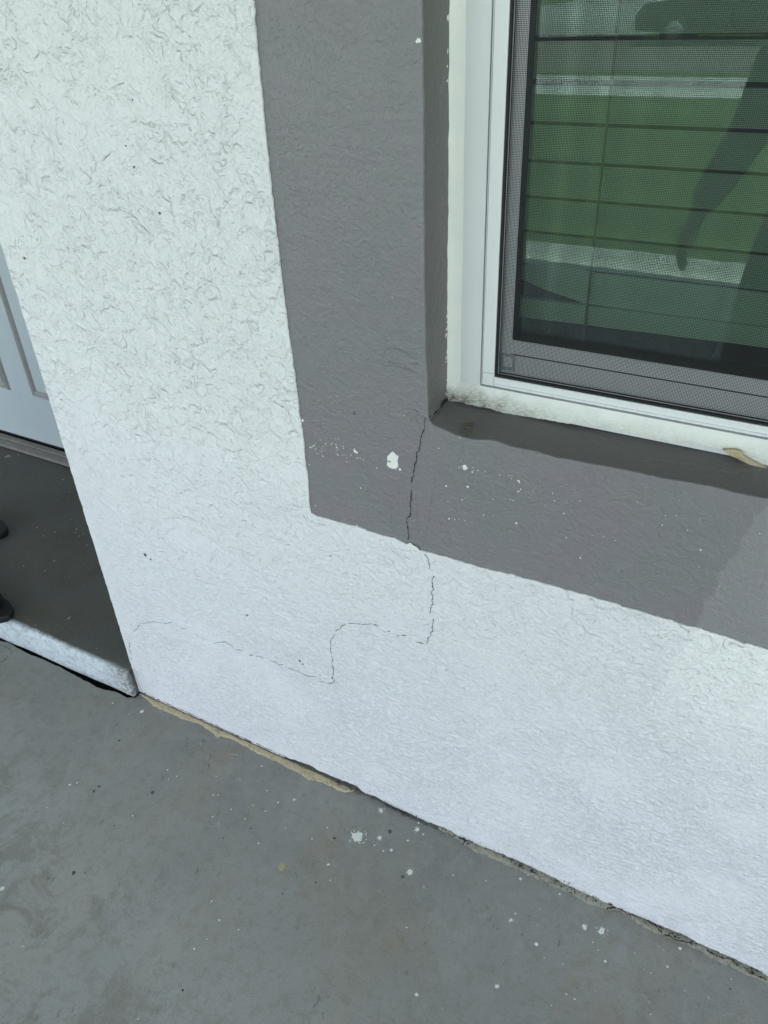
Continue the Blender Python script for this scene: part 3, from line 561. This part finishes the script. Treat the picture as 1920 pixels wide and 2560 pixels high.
spots([(-0.874,0.573,0.0046),(-0.7869,0.5241,0.0028),(-0.7232,0.3251,0.0038),(-0.6498,0.3327,0.003),(-0.6675,0.3017,0.0033),(-0.5979,0.3751,0.0048),(-0.5874,0.3611,0.0033),(-0.5613,0.3512,0.0029),(-0.5557,0.3643,0.0033),(-0.5017,0.3285,0.0029),(-0.5321,0.2259,0.0042),(-0.2917,0.0605,0.0054),(-0.2952,0.0251,0.0016),(-0.1335,0.0076,0.0021),(-0.2509,0.0184,0.0015),(-0.5192,0.1783,0.0031),(-0.4432,0.1837,0.0014),(-0.4285,0.1909,0.0017),(-1.1671,0.6256,0.0053),(-1.1953,0.6004,0.0106),(-0.5982,0.1667,0.0035),(-0.7865,0.4682,0.002),(-0.3628,0.1832,0.0017),(-0.4304,0.1377,0.0013),(-0.6561,0.4055,0.0023),(-0.3524,-0.0015,0.0022),(-0.3649,0.0755,0.0016)],'z',.0884,simple('grey_paint_drop',(.25,.26,.25),.6,.2),ds,'paint_splash',.0005,.0045,300,.9,'paint_specks')
# threshold under the door
th=thing('door_threshold','worn grey metal threshold strip under the white door','threshold')
M_thr=simple('worn_threshold',(.24,.22,.205),.6,.35,45,.0015,120)
link('sill_plate',boxes('sill_plate',[(-1.75,-.40,.640,.70,.0885,.100)],.003),M_thr,th)
link('ridge',boxes('ridge',[(-1.75,-.40,.672,.698,.1002,.106)],.002),M_thr,th)

# ------------------------------------------------------------------ white panel door
M_door=simple('white_door_paint',(.52,.58,.61),.42,.09,7,.0003,40)
M_mould=simple('grimy_moulding',(.33,.32,.31),.55,.18,60)
dr=thing('front_door','white panelled front door with dingy grey mouldings set back behind the step','door')
DX0,DX1,DY=-1.595,-.675,.700
link('leaf',boxes('leaf',[(DX0,DX1,DY,DY+.042,.118,2.13)]),M_door,dr)
link('door_sweep',boxes('door_sweep',[(DX0,DX1,DY+.004,DY+.038,.106,.1175)]),M_black,dr)
def frame_mesh(x0,x1,z0,z1,w,yf,yb):
    bm=bmesh.new()
    prof=[(0,yb),(w*.2,yf),(w*.42,yf+.0025),(w*.62,yf-.001),(w,yb)]
    rings=[]
    for o,y in prof:
        rings.append([bm.verts.new(p) for p in ((x0+o,y,z0+o),(x1-o,y,z0+o),(x1-o,y,z1-o),(x0+o,y,z1-o))])
    for a,b in zip(rings,rings[1:]):
        for i in range(4): bm.faces.new((a[i],a[(i+1)%4],b[(i+1)%4],b[i]))
    bmesh.ops.recalc_face_normals(bm,faces=bm.faces)
    return bmmesh('moulding',bm)
for (a,b) in ((DX0+.12,-1.195),(-1.075,DX1-.12)):
    for (c_,d_) in ((.312,.88),(1.0,1.62),(1.72,2.02)):
        pn=link('panel',boxes('panel',[(a+.030,b-.030,DY-.006,DY-.0005,c_+.030,d_-.030)],.004),M_door,dr)
        link('moulding',frame_mesh(a,b,c_,d_,.028,DY-.008,DY-.0003),M_mould,pn)
kn=link('door_handle',None,parent=dr)
def lathe(name,prof,seg=20):
    vs=[];fs=[];n=len(prof)
    for i in range(seg):
        a=2*math.pi*i/seg
        for r,h in prof: vs.append((r*math.cos(a),-h,r*math.sin(a)))
    for i in range(seg):
        j=(i+1)%seg
        for k in range(n-1): fs.append((i*n+k,j*n+k,j*n+k+1,i*n+k+1))
    return mesh(name,vs,fs,True)
bpy.data.objects.remove(kn)
kn=link('door_handle',lathe('door_handle',[(0,0),(.032,0),(.032,.006),(.012,.012),(.011,.035),(.026,.045),(.029,.06),(.02,.07),(0,.072)]),simple('brushed_nickel',(.55,.54,.52),.3,.05,metal=1),dr); kn.location=(-1.52,DY,1.02)
ew=thing('entry_wall','white stucco wall surrounding the recessed front door','wall')
link('back_wall',boxes('back_wall',[(-2.4,DX0-.05,DY+.01,.86,.02,2.69),(DX1+.05,0,DY+.01,.86,.02,2.69),(DX0-.0495,DX1+.0495,DY+.01,.86,2.20,2.69)]),M_stucco,ew)
link('side_wall',boxes('side_wall',[(-2.56,-2.4005,-.003,.86,-.03,2.69)]),M_stucco,ew)
link('front_wall',boxes('front_wall',[(-3.3,-2.5605,-.003,.2,-.03,2.69)]),M_stucco,ew)
link('door_jamb',boxes('door_jamb',[(DX0-.0495,DX0-.003,DY-.01,.80,.09,2.14),(DX1+.003,DX1+.0495,DY-.01,.80,.09,2.14),(DX0-.0495,DX1+.0495,DY-.01,.80,2.1405,2.1995)],.002),M_door,ew)

# ------------------------------------------------------------------ window
wn=thing('window','white framed window with dark insect screen and tinted green glass in the grey surround','window')
XR=2.048; ZT=2.198
def rect_frame(name,x0,x1,z0,z1,wl,wr,wb_,wt,y0,y1,mat,parent,bev=.0008):
    a=boxes(name,[(x0,x0+wl,y0,y1,z0,z1),(x1-wr,x1,y0,y1,z0,z1),(x0+wl,x1-wr,y0,y1,z0,z0+wb_),(x0+wl,x1-wr,y0,y1,z1-wt,z1)])
    return link(name,a,mat,parent)
# outer flange y=.076, groove, inner frame y=.072
rect_frame('outer_frame',.838,XR,.966,ZT,.0435,.04,.032,.04,.076,.13,M_alu,wn)
rect_frame('track_groove',.8816,XR-.04,.9985,ZT-.04,.005,.005,.004,.004,.081,.125,M_alu2,wn)
link('track_rib',boxes('track_rib',[(.8832,.8846,.0765,.0808,1.0015,2.15)]),M_alu,wn)
rect_frame('inner_frame',.8867,XR-.045,1.0030,ZT-.045,.0172,.017,.0142,.017,.0725,.12,M_alu,wn)
link('weep_lip',boxes('weep_lip',[(.9075,1.99,.0705,.0724,1.0045,1.0075)]),M_alu,wn)
link('frame_joint',boxes('frame_joint',[(.8869,.9035,.0722,.0728,1.0218,1.0222),(.9041,.9045,.0722,.0728,1.0032,1.0165)]),M_crackl,wn)
link('screen_spline',boxes('screen_spline',[(.9040,.9068,.0745,.090,1.0173,2.135),(.9068,1.986,.0745,.090,1.0173,1.0204),(1.983,1.986,.0745,.09,1.0204,2.135)]),M_black,wn)
# sash seen through the screen
sx0,sz0=.897,1.012
rect_frame('sash',.9070,1.983,1.0206,1.62,.0160,.03,.0505,.03,.0865,.11,M_sash,wn)
rect_frame('upper_sash',.9070,1.983,1.6205,2.13,.018,.03,.03,.03,.100,.12,M_sash,wn)
link('sash_seam',boxes('sash_seam',[(.924,1.95,.0860,.0868,1.0495,1.0507)]),M_crackg,wn)
link('glazing_bead',boxes('glazing_bead',[(.9232,.9250,.0885,.1045,1.0720,1.588),(.9250,1.952,.0885,.1045,1.0713,1.0738)]),M_black,wn)
link('latch_button',boxes('latch_button',[(.9085,.9115,.0845,.0863,1.026,1.050),(.9265,.930,.0845,.0863,1.026,1.050),(.9115,.9265,.0845,.0863,1.0465,1.050),(.9115,.9265,.0845,.0863,1.026,1.0295)]),simple('sash_latch_plastic',(.5,.52,.53),.4),wn)
def mk_glass():
    m_=bpy.data.materials.new('tinted_glass'); m_.use_nodes=True; t_=m_.node_tree
    for n_ in list(t_.nodes): t_.nodes.remove(n_)
    o_=t_.nodes.new('ShaderNodeOutputMaterial'); mx=t_.nodes.new('ShaderNodeMixShader'); tr=t_.nodes.new('ShaderNodeBsdfTransparent'); gl=t_.nodes.new('ShaderNodeBsdfGlossy')
    tr.inputs[0].default_value=(.88,.97,.92,1); gl.inputs[0].default_value=(.80,1.0,.90,1); gl.inputs['Roughness'].default_value=.0
    fr=t_.nodes.new('ShaderNodeFresnel'); fr.inputs[0].default_value=1.5
    mt=t_.nodes.new('ShaderNodeMath'); mt.operation='ADD'; mt.inputs[1].default_value=.045
    tc=t_.nodes.new('ShaderNodeTexCoord'); ns=t_.nodes.new('ShaderNodeTexNoise'); ns.inputs['Scale'].default_value=3; bp=t_.nodes.new('ShaderNodeBump'); bp.inputs['Distance'].default_value=.0002
    t_.links.new(tc.outputs['Object'],ns.inputs['Vector']); t_.links.new(ns.outputs['Fac'],bp.inputs['Height']); t_.links.new(bp.outputs[0],gl.inputs['Normal'])
    t_.links.new(fr.outputs[0],mt.inputs[0]); t_.links.new(mt.outputs[0],mx.inputs[0]); t_.links.new(tr.outputs[0],mx.inputs[1]); t_.links.new(gl.outputs[0],mx.inputs[2]); t_.links.new(mx.outputs[0],o_.inputs[0])
    return m_
M_glass=mk_glass()
link('pane',boxes('pane',[(.922,1.955,.1022,.1052,1.070,1.592)]),M_glass,wn)
link('pane',boxes('pane',[(.924,1.955,.110,.113,1.649,2.102)]),M_glass,wn)
# insect screen: woven wires
def screen():
    bl=[];P_=.0019;hw_=.00021
    x=.9068
    while x<1.983: bl.append((x-hw_,x+hw_,.0806,.0810,1.019,2.134)); x+=P_
    z=1.0210
    while z<2.134: bl.append((.905,1.985,.0811,.0815,z-hw_,z+hw_)); z+=P_
    return boxes('insect_screen',bl)
link('insect_screen',screen(),M_wire,wn,kind='stuff')
link('spline_edge',boxes('spline_edge',[(.9069,.9079,.0795,.0804,1.0206,2.13),(.9079,1.98,.0795,.0804,1.0206,1.0214)]),simple('grey_spline',(.3,.3,.31),.5),wn)
# sealant bead round the frame
def caulk_left():
    vs=[];fs=[];K=8; L=[.955+.004*i for i in range(312)]
    for z in L:
        e=.0035*mn.noise(Vector((z*9,1,4)))+.0022*mn.noise(Vector((z*60,2,4)))
        if z<1.2: e+=.0022*abs(mn.noise(Vector((z*140,5,4))))
        w_=.0195+.002*mn.noise(Vector((z*7,8,1)))
        y0=.0645-e; 
        for k in range(K):
            t=k/(K-1); x=OL-.0016+(w_+.0016)*t; y=y0+(.0757-y0)*(math.sin(t*math.pi/2)**.75)-.0008*math.sin(math.pi*t)
            vs.append((x,y,z))
    for i in range(len(L)-1):
        for k in range(K-1): a=i*K+k; fs.append((a,a+1,a+K+1,a+K))
    return mesh('sealant_bead',vs,fs,True)
link('sealant_bead',caulk_left(),M_caulk,wn)
def caulk_bot():
    edge=[(0.8283,0.9766),(0.8343,0.9706),(0.8625,0.9683),(0.899,0.9673),(0.9167,0.9652),(0.9675,0.9669),(0.9746,0.9672),(1.007,0.9685),(1.0413,0.971),(1.0803,0.9722),(1.1119,0.9713),(1.1396,0.9716),(1.167,0.9725),(1.2006,0.9744),(1.2241,0.9759),(1.2454,0.9715),(1.2634,0.9653),(1.2819,0.9569)]
    edge=[(OL-.002,edge[0][1])]+edge[1:]+[(1.31,.953),(2.048,.955)]
    L=wob(edge,.0035,.0012,6,110); vs=[];fs=[];K=9
    for x,z in L:
        for k in range(K):
            t=k/(K-1); zz=z-.001+(.9992-z)*t
            y=.0712+.0046*t-.0004*math.sin(math.pi*t)+.0009*mn.noise(Vector((x*25,t*4,3)))
            vs.append((x,min(y,.0757) if k<K-1 else .0757,zz))
    for i in range(len(L)-1):
        for k in range(K-1): a=i*K+k; fs.append((a,a+K,a+K+1,a+1))
    return mesh('sealant_bead',vs,fs,True)
link('sealant_bead',caulk_bot(),M_caulk,wn)
tp=[(1.2232,0.9781),(1.2391,0.9813),(1.2471,0.9797),(1.248,0.9752),(1.2605,0.9701),(1.2809,0.9634),(1.2885,0.9606),(1.2901,0.9533),(1.2724,0.9588),(1.2518,0.9661),(1.2337,0.9717)]
link('exposed_mortar',slab('exposed_mortar',[wob(tp,.002,.0008,3,200,True)],'y',.0655,.070,.0008),M_tan,wn)
rd=random.Random(77); acc=Acc()
for k in range(26):
    z=rd.uniform(.975,1.10) if rd.random()<.75 else rd.uniform(1.38,1.46)
    h=rd.uniform(.002,.006); w_=rd.uniform(.0006,.0016); y=.0625+rd.uniform(-.003,.004); x=OL+.0022
    acc.add(([(x,y,z),(x+.0006,y+w_,z+h*.2),(x+.0006,y+w_*1.5,z+h),(x,y+w_*.4,z+h*.9)],[(0,1,2,3)]))
acc.make('sealant_smears',M_caulk,wn,kind='stuff')

# room behind the glass and the blind -------------------------------
M_room=simple('dark_room_wall',(.05,.055,.055),.8)
rm=thing('room_interior','dark room glimpsed beneath the slats behind the window glass','room')
link('back_wall',boxes('back_wall',[(.2,4.5,3.0,3.1,.006,2.69)]),M_room,rm)
link('side_wall',boxes('side_wall',[(.161,.21,.201,2.999,.006,2.69)]),M_room,rm)
link('side_wall',boxes('side_wall',[(4.45,4.6,.201,2.999,.006,2.69)]),M_room,rm)
link('room_floor',boxes('room_floor',[(.211,4.449,.201,2.999,-.02,.004)]),M_room,rm)
link('room_ceiling',boxes('room_ceiling',[(.161,4.6,.905,3.1,2.7,2.75),(.211,4.449,.201,.904,2.66,2.6995)]),M_room,rm)
link('inner_sill',boxes('inner_sill',[(.85,2.04,.135,.23,.96,.985)],.003),simple('inner_sill_paint',(.07,.085,.08),.5),rm)
bx=thing('storage_box','dim blue-grey box standing inside the dark room under the blind','box')
link('carton',boxes('carton',[(1.17,1.52,.32,.62,.55,1.00)],.004),simple('blue_grey_card',(.10,.13,.145),.7),bx)
link('lid_flap',boxes('lid_flap',[(1.165,1.34,.30,.46,1.001,1.006)]),simple('dusty_card',(.16,.18,.18),.7),bx)
bl=thing('window_blind','horizontal slat blind hanging nearly closed behind the tinted window glass','blind')
M_slat=simple('grey_blind_slat',(.52,.56,.48),.5,.08,4)
def slat_mesh():
    w2=.0200; n=7; vs=[];fs=[]
    for xe in (.905,1.975):
        for k in range(n):
            t=-1+2*k/(n-1); vs.append((xe,0.0035*(1-t*t),t*w2))
        for k in range(n):
            t=-1+2*k/(n-1); vs.append((xe,.0025+0.0035*(1-t*t),t*w2))
    m_=2*n
    for k in range(n-1):
        fs.append((k,k+1,m_+k+1,m_+k)); fs.append((n+k,m_+n+k,m_+n+k+1,n+k+1))
    fs+=[(0,m_,m_+n,n),(n-1,2*n-1,m_+2*n-1,m_+n-1),tuple(range(n))+tuple(range(2*n-1,n-1,-1)),tuple(range(m_,m_+n))+tuple(range(m_+2*n-1,m_+n-1,-1))]
    me=mesh('slat',vs,fs,True); return me
sm=slat_mesh(); sm.materials.append(M_slat)
zc=[1.185,1.2293,1.2733,1.3173,1.362,1.408]+[1.4535+.0455*i for i in range(15)]
for i,z in enumerate(zc):
    o=bpy.data.objects.new('slat',sm); C.objects.link(o); o.parent=bl
    o.location=(0,.135,z); o.rotation_euler=(R(-7),0,0)
link('slat',slab('slat',[[(.903,1.145),(.95,1.131),(1.0076,1.1195),(1.975,1.125),(1.975,1.1625),(1.0135,1.1625),(.9517,1.170),(.903,1.159)]],'y',.1335,.1365,.0005),M_slat,bl,label='bent slat sagging at its left end')
link('bottom_rail',slab('bottom_rail',[[(.902,1.0885),(1.975,1.110),(1.975,1.136),(1.24,1.1215),(1.0076,1.1180),(.903,1.1165)]],'y',.1295,.141,.001),M_slat,bl)
link('head_rail',boxes('head_rail',[(.905,1.975,.122,.162,2.12,2.17)],.002),M_slat,bl)
for cx in (1.013,1.60):
    link('cord',boxes('cord',[(cx-.0012,cx+.0012,  .1255,.1275,1.06,2.12)]),simple('blind_cord',(.10,.13,.11),.7),bl)

# ------------------------------------------------------------------ people
def skin(name,joints,edges,mat,parent,sub=2,root=None):
    names=list(joints); me=bpy.data.meshes.new(name); me.from_pydata([joints[k][:3] for k in names],[(names.index(a),names.index(b)) for a,b in edges],[])
    o=bpy.data.objects.new(name,me); C.objects.link(o)
    mod=o.modifiers.new('s','SKIN'); mod.use_smooth_shade=True
    for i,k in enumerate(names):
        r=joints[k][3]; sv=me.skin_vertices[0].data[i]; sv.radius=(r,joints[k][4] if len(joints[k])>4 else r); sv.use_root=(k==(root or names[0]))
    sb=o.modifiers.new('b','SUBSURF'); sb.levels=sub; sb.render_levels=sub
    dg=bpy.context.evaluated_depsgraph_get(); m2=bpy.data.meshes.new_from_object(o.evaluated_get(dg))
    bpy.data.objects.remove(o)
    for p_ in m2.polygons: p_.use_smooth=True
    m2.name=name
    return link(name,m2,mat,parent)
M_skin=simple('skin',(.36,.21,.14),.5,.08,30)
M_hair=simple('dark_hair',(.02,.015,.012),.6,.3,80)
def ellip(name,c,r,mat,parent,half=None):
    bm=bmesh.new(); bmesh.ops.create_uvsphere(bm,u_segments=20,v_segments=14,radius=1)
    if half is not None:
        bmesh.ops.delete(bm,geom=[v for v in bm.verts if half(v.co)],context='VERTS')
    for v in bm.verts: v.co=Vector((c[0]+v.co.x*r[0],c[1]+v.co.y*r[1],c[2]+v.co.z*r[2]))
    return link(name,bmmesh(name,bm,True),mat,parent)
def person(label,loc,yaw,arms,feet,shirt,trouser,shoes,sole=None,long=False):
    """arms: {'L':(elbow,wrist,handdir),...} in body space, body faces +y; feet: ankle positions"""
    p=thing('person',label,'person',loc); p.rotation_euler=(0,0,yaw)
    j={'hip':(0,0,.92,.13,.105),'waist':(0,0,1.08,.125,.095),'chest':(0,.0,1.27,.15,.105),'neckb':(0,.0,1.42,.075,.07),'neck':(0,.01,1.48,.052,.055),'jaw':(0,.035,1.545,.062,.07),'head':(0,.02,1.61,.078,.095),'crown':(0,.012,1.675,.06,.072),
       'nose':(0,.115,1.575,.014,.012)}
    e=[('hip','waist'),('waist','chest'),('chest','neckb'),('neckb','neck'),('neck','jaw'),('jaw','head'),('head','crown'),('head','nose')]
    for s,sg in (('L',-1),('R',1)):
        an=feet[s]; kn=(an[0]*.6+sg*.04,an[1]*.5+.03,.50)
        j['th'+s]=(sg*.085,0,.80,.088,.09); j['kn'+s]=(*kn,.058,.06); j['cf'+s]=((kn[0]+an[0])/2,(kn[1]+an[1])/2-.02,.33,.055,.057); j['an'+s]=(an[0],an[1],.11,.036,.038); j['he'+s]=(an[0],an[1]-.02,.05,.034,.03); j['ba'+s]=(an[0]+sg*.01,an[1]+.13,.032,.036,.018)
        j['to'+s]=(an[0]+sg*.01,an[1]+.185,.028,.026,.013)
        e+=[('hip','th'+s),('th'+s,'kn'+s),('kn'+s,'cf'+s),('cf'+s,'an'+s),('an'+s,'he'+s),('he'+s,'ba'+s),('ba'+s,'to'+s)]
        el,wr,hd,up=arms[s]; hd=Vector(hd).normalized(); up=Vector(up).normalized(); sd=hd.cross(up).normalized()
        j['sh'+s]=(sg*.175,0,1.385,.056,.058); j['el'+s]=(*el,.040,.040); j['wr'+s]=(*wr,.025,.022)
        pm=Vector(wr)+hd*.05; j['pm'+s]=(*pm,.036,.018)
        e+=[('neckb','sh'+s),('sh'+s,'el'+s),('el'+s,'wr'+s),('wr'+s,'pm'+s)]
        for i,(off,ln) in enumerate(((-.028,.062),(-.009,.072),(.010,.067),(.028,.052))):
            b=pm+hd*.035+sd*off; m1=b+hd*ln*.5-up*.008; t_=m1+hd*ln*.42-up*.02
            for nm,q in (('b',b),('m',m1),('t',t_)): j['f%d%s%s'%(i,nm,s)]=(*q,.0092,.0088)
            e+=[('pm'+s,'f%db%s'%(i,s)),('f%db%s'%(i,s),'f%dm%s'%(i,s)),('f%dm%s'%(i,s),'f%dt%s'%(i,s))]
        b=Vector(wr)+hd*.03-sd*.035-up*.008; t_=b+hd*.045-sd*.022-up*.012
        j['tb'+s]=(*b,.011,.011); j['tt'+s]=(*t_,.0095,.0095); e+=[('wr'+s,'tb'+s),('tb'+s,'tt'+s)]
    skin('body',j,e,M_skin,p,2,'hip')
    g=1.17
    sh={k:(*j[k][:3],j[k][3]*g,j[k][4]*g) for k in ('hip','waist','chest','neckb','shL','shR')}
    for s in 'LR':
        a=Vector(j['sh'+s][:3]).lerp(Vector(j['el'+s][:3]),1 if long else .75); sh['sl'+s]=(*a,.058,.058)
        if long: sh['cu'+s]=(*Vector(j['el'+s][:3]).lerp(Vector(j['wr'+s][:3]),.92),.043,.043)
    if long: sh['hem']=(0,0,.86,.185,.14)
    skin('shirt',sh,[('hip','waist'),('waist','chest'),('chest','neckb'),('neckb','shL'),('neckb','shR'),('shL','slL'),('shR','slR')]+([('slL','cuL'),('slR','cuR'),('hip','hem')] if long else []),shirt,p,2,'chest')
    tr={'w':(0,0,1.0,.135,.108),'h':(0,0,.90,.15,.122)}
    te=[('w','h')]
    for s in 'LR':
        for k,r in (('th',.1),('kn',.075),('cf',.07),('an',.06)): tr[k+s]=(*j[k+s][:3],r,r)
        te+=[('h','th'+s),('th'+s,'kn'+s),('kn'+s,'cf'+s),('cf'+s,'an'+s)]
    skin('trousers',tr,te,trouser,p,2,'h')
    ellip('hair',(0,.0,1.625),(.092,.112,.108),M_hair,p,lambda c:(c.y>.35 and c.z<.55) or c.z<-.55)
    for sg in (-1,1):
        ellip('ear',(sg*.083,.01,1.585),(.012,.02,.032),M_skin,p)
        ellip('eye',(sg*.032,.098,1.605),(.013,.008,.009),simple('eye_white',(.7,.7,.68),.3),p)
    ellip('mouth',(0,.100,1.538),(.024,.010,.007),simple('lips',(.35,.12,.1),.4),p)
    for s,sg in (('L',-1),('R',1)):
        an=feet[s]
        if sole:   # rounded black slip-on
            n=18; out=[]
            for i in range(n):
                a=2*math.pi*i/n; yy=math.sin(a)*.138; xx=math.cos(a)*(.046+.010*(math.sin(a)>0)*math.sin(a)); out.append((an[0]+sg*.008+xx,an[1]+.085+yy))
            so=link('shoe_sole',slab('shoe_sole',[out],'z',.024,.0015,.004),shoes,p)
            up_={'t':(an[0]+sg*.008,an[1]+.175,.040,.036,.022),'b':(an[0]+sg*.008,an[1]+.115,.046,.043,.030),'m':(an[0]+sg*.005,an[1]+.05,.055,.041,.036),'h':(an[0],an[1]-.02,.05,.037,.034)}
            if s=='R': skin('shoe_upper',up_,[('t','b'),('b','m'),('m','h')],shoes,so,2,'b')
            else:
                skin('sandal_strap',{'a':(an[0]-.045,an[1]+.10,.028,.012,.008),'b':(an[0]-.02,an[1]+.115,.064,.016,.007),'c':(an[0]+.02,an[1]+.115,.064,.016,.007),'d':(an[0]+.042,an[1]+.10,.028,.012,.008)},[('a','b'),('b','c'),('c','d')],simple('red_brown_strap',(.16,.035,.025),.5),so,2)
        else:
            up_={'t':(an[0]+sg*.01,an[1]+.19,.036,.032,.026),'b':(an[0]+sg*.01,an[1]+.12,.042,.043,.034),'m':(an[0]+sg*.005,an[1]+.05,.055,.041,.045),'h':(an[0],an[1]-.02,.05,.037,.042)}
            skin('shoe',up_,[('t','b'),('b','m'),('m','h')],shoes,p,2,'b')
    return p
M_navy=simple('slate_blue_cotton',(.13,.15,.19),.9,.15,200)
M_char=simple('charcoal_cotton',(.05,.05,.06),.9,.15,200)
M_blk=simple('black_shoe',(.004,.004,.004),.6,.2)
hang=lambda sg:((sg*.235,-.02,1.12),(sg*.25,.06,.88),(0,.12,-1),(sg,0,0))
# at the door: faces +x; toes of the near black slip-on and the far sandal reach into the picture
pa=person('person at the left edge with black slip-on and open black sandal on the doorstep',(-.735,.110,SZ+.0005),R(-90),{'L':hang(-1),'R':hang(1)},{'L':(-.125,-.255,0),'R':(.120,.085,0)},M_char,M_navy,M_blk,sole=True)
# the photographer, mirrored in the window glass
cam_l=Vector((1.2842,-.9076,1.5))
pb=person('person in long grey top photographing the wall, mirrored in the window glass',(1.25,-1.32,0),R(10),{'L':((-.215,.06,1.13),(-.285,.17,.93),(-.2,.1,-1),(-1,.2,0)),'R':((.30,.12,1.17),(.15,.32,1.38),(-.25,.2,1),(.2,-1,.1))},{'L':(-.12,0,0),'R':(.12,.02,0)},simple('mauve_grey_knit',(.12,.115,.125),.9,.15,200),M_char,M_blk,long=True)
ph=thing('smartphone','dark smartphone held up by the person photographing the wall','phone')
me=boxes('phone_body',[(-.037,.037,-.12,.03,.004,.012)],.003,2)
o=link('phone_body',me,simple('phone_shell',(.02,.02,.022),.3),ph); 
ph.matrix_world=m

# ------------------------------------------------------------------ parked car across the street (mirrored in the glass)
def car(label,loc,yaw,paint):
    c=thing('parked_car',label,'car',loc); c.rotation_euler=(0,0,yaw)
    def prof(pts,y0,y1,name,mat,bev=.05,inset=0):
        me=slab(name,[pts],'y',y0,y1,bev,2); return link(name,me,mat,c)
    prof([(-2.25,.32),(-2.28,.62),(-2.1,.86),(-1.2,.95),(1.55,.97),(2.18,.88),(2.25,.55),(2.2,.30),(1.75,.26),(1.7,.5),(1.5,.64),(1.2,.64),(1.0,.5),(.95,.24),(-.95,.24),(-1.0,.5),(-1.2,.64),(-1.5,.64),(-1.7,.5),(-1.75,.28)],-.88,.88,'body',paint,.07)
    prof([(-1.25,.93),(-.55,1.40),(.75,1.42),(1.5,.96)],-.76,.76,'cabin',paint,.06)
    gm=simple('car_window',(.02,.03,.035),.08,.1)
    for y in (-.772,.768): link('side_window',slab('side_window',[[(-1.0,.98),(-.5,1.33),(.1,1.34),(.1,.98)],[(.16,.98),(.16,1.34),(.7,1.34),(1.25,.99)]],'y',y,y+.006),gm,c)
    link('windscreen',mesh('windscreen',[(-1.27,-.66,.98),(-1.27,.66,.98),(-.60,.62,1.40),(-.60,-.62,1.40)],[(0,1,2,3)]),gm,c)
    for x in (-1.35,1.35):
        for y in (-.8,.8):
            wh=link('wheel',lathe('wheel',[(0,-.10),(.30,-.10),(.33,-.07),(.33,.07),(.30,.10),(.22,.10),(.20,.07),(0,.06)],24),M_black,c); wh.location=(x,y,.33)
            if y>0: wh.rotation_euler=(0,0,math.pi)
            link('rim',lathe('rim',[(0,.075),(.06,.09),(.19,.085),(.2,.072)],16),simple('alloy',(.6,.6,.6),.25,metal=1),wh)
    for y in (-.62,.62):
        ellip('headlight',(-2.2,y,.68),(.08,.16,.07),simple('lamp_lens',(.8,.8,.8),.1),c)
        ellip('taillight',(2.18,y,.72),(.06,.14,.08),simple('red_lens',(.4,.02,.02),.2),c)
    return c
M_cp=simple('dark_grey_car_paint',(.05,.055,.05),.16,.03,metal=.5)
car('dark grey parked car across the street, mirrored in the top of the window',(-1.75,-21.45,-.138),R(0),M_cp)
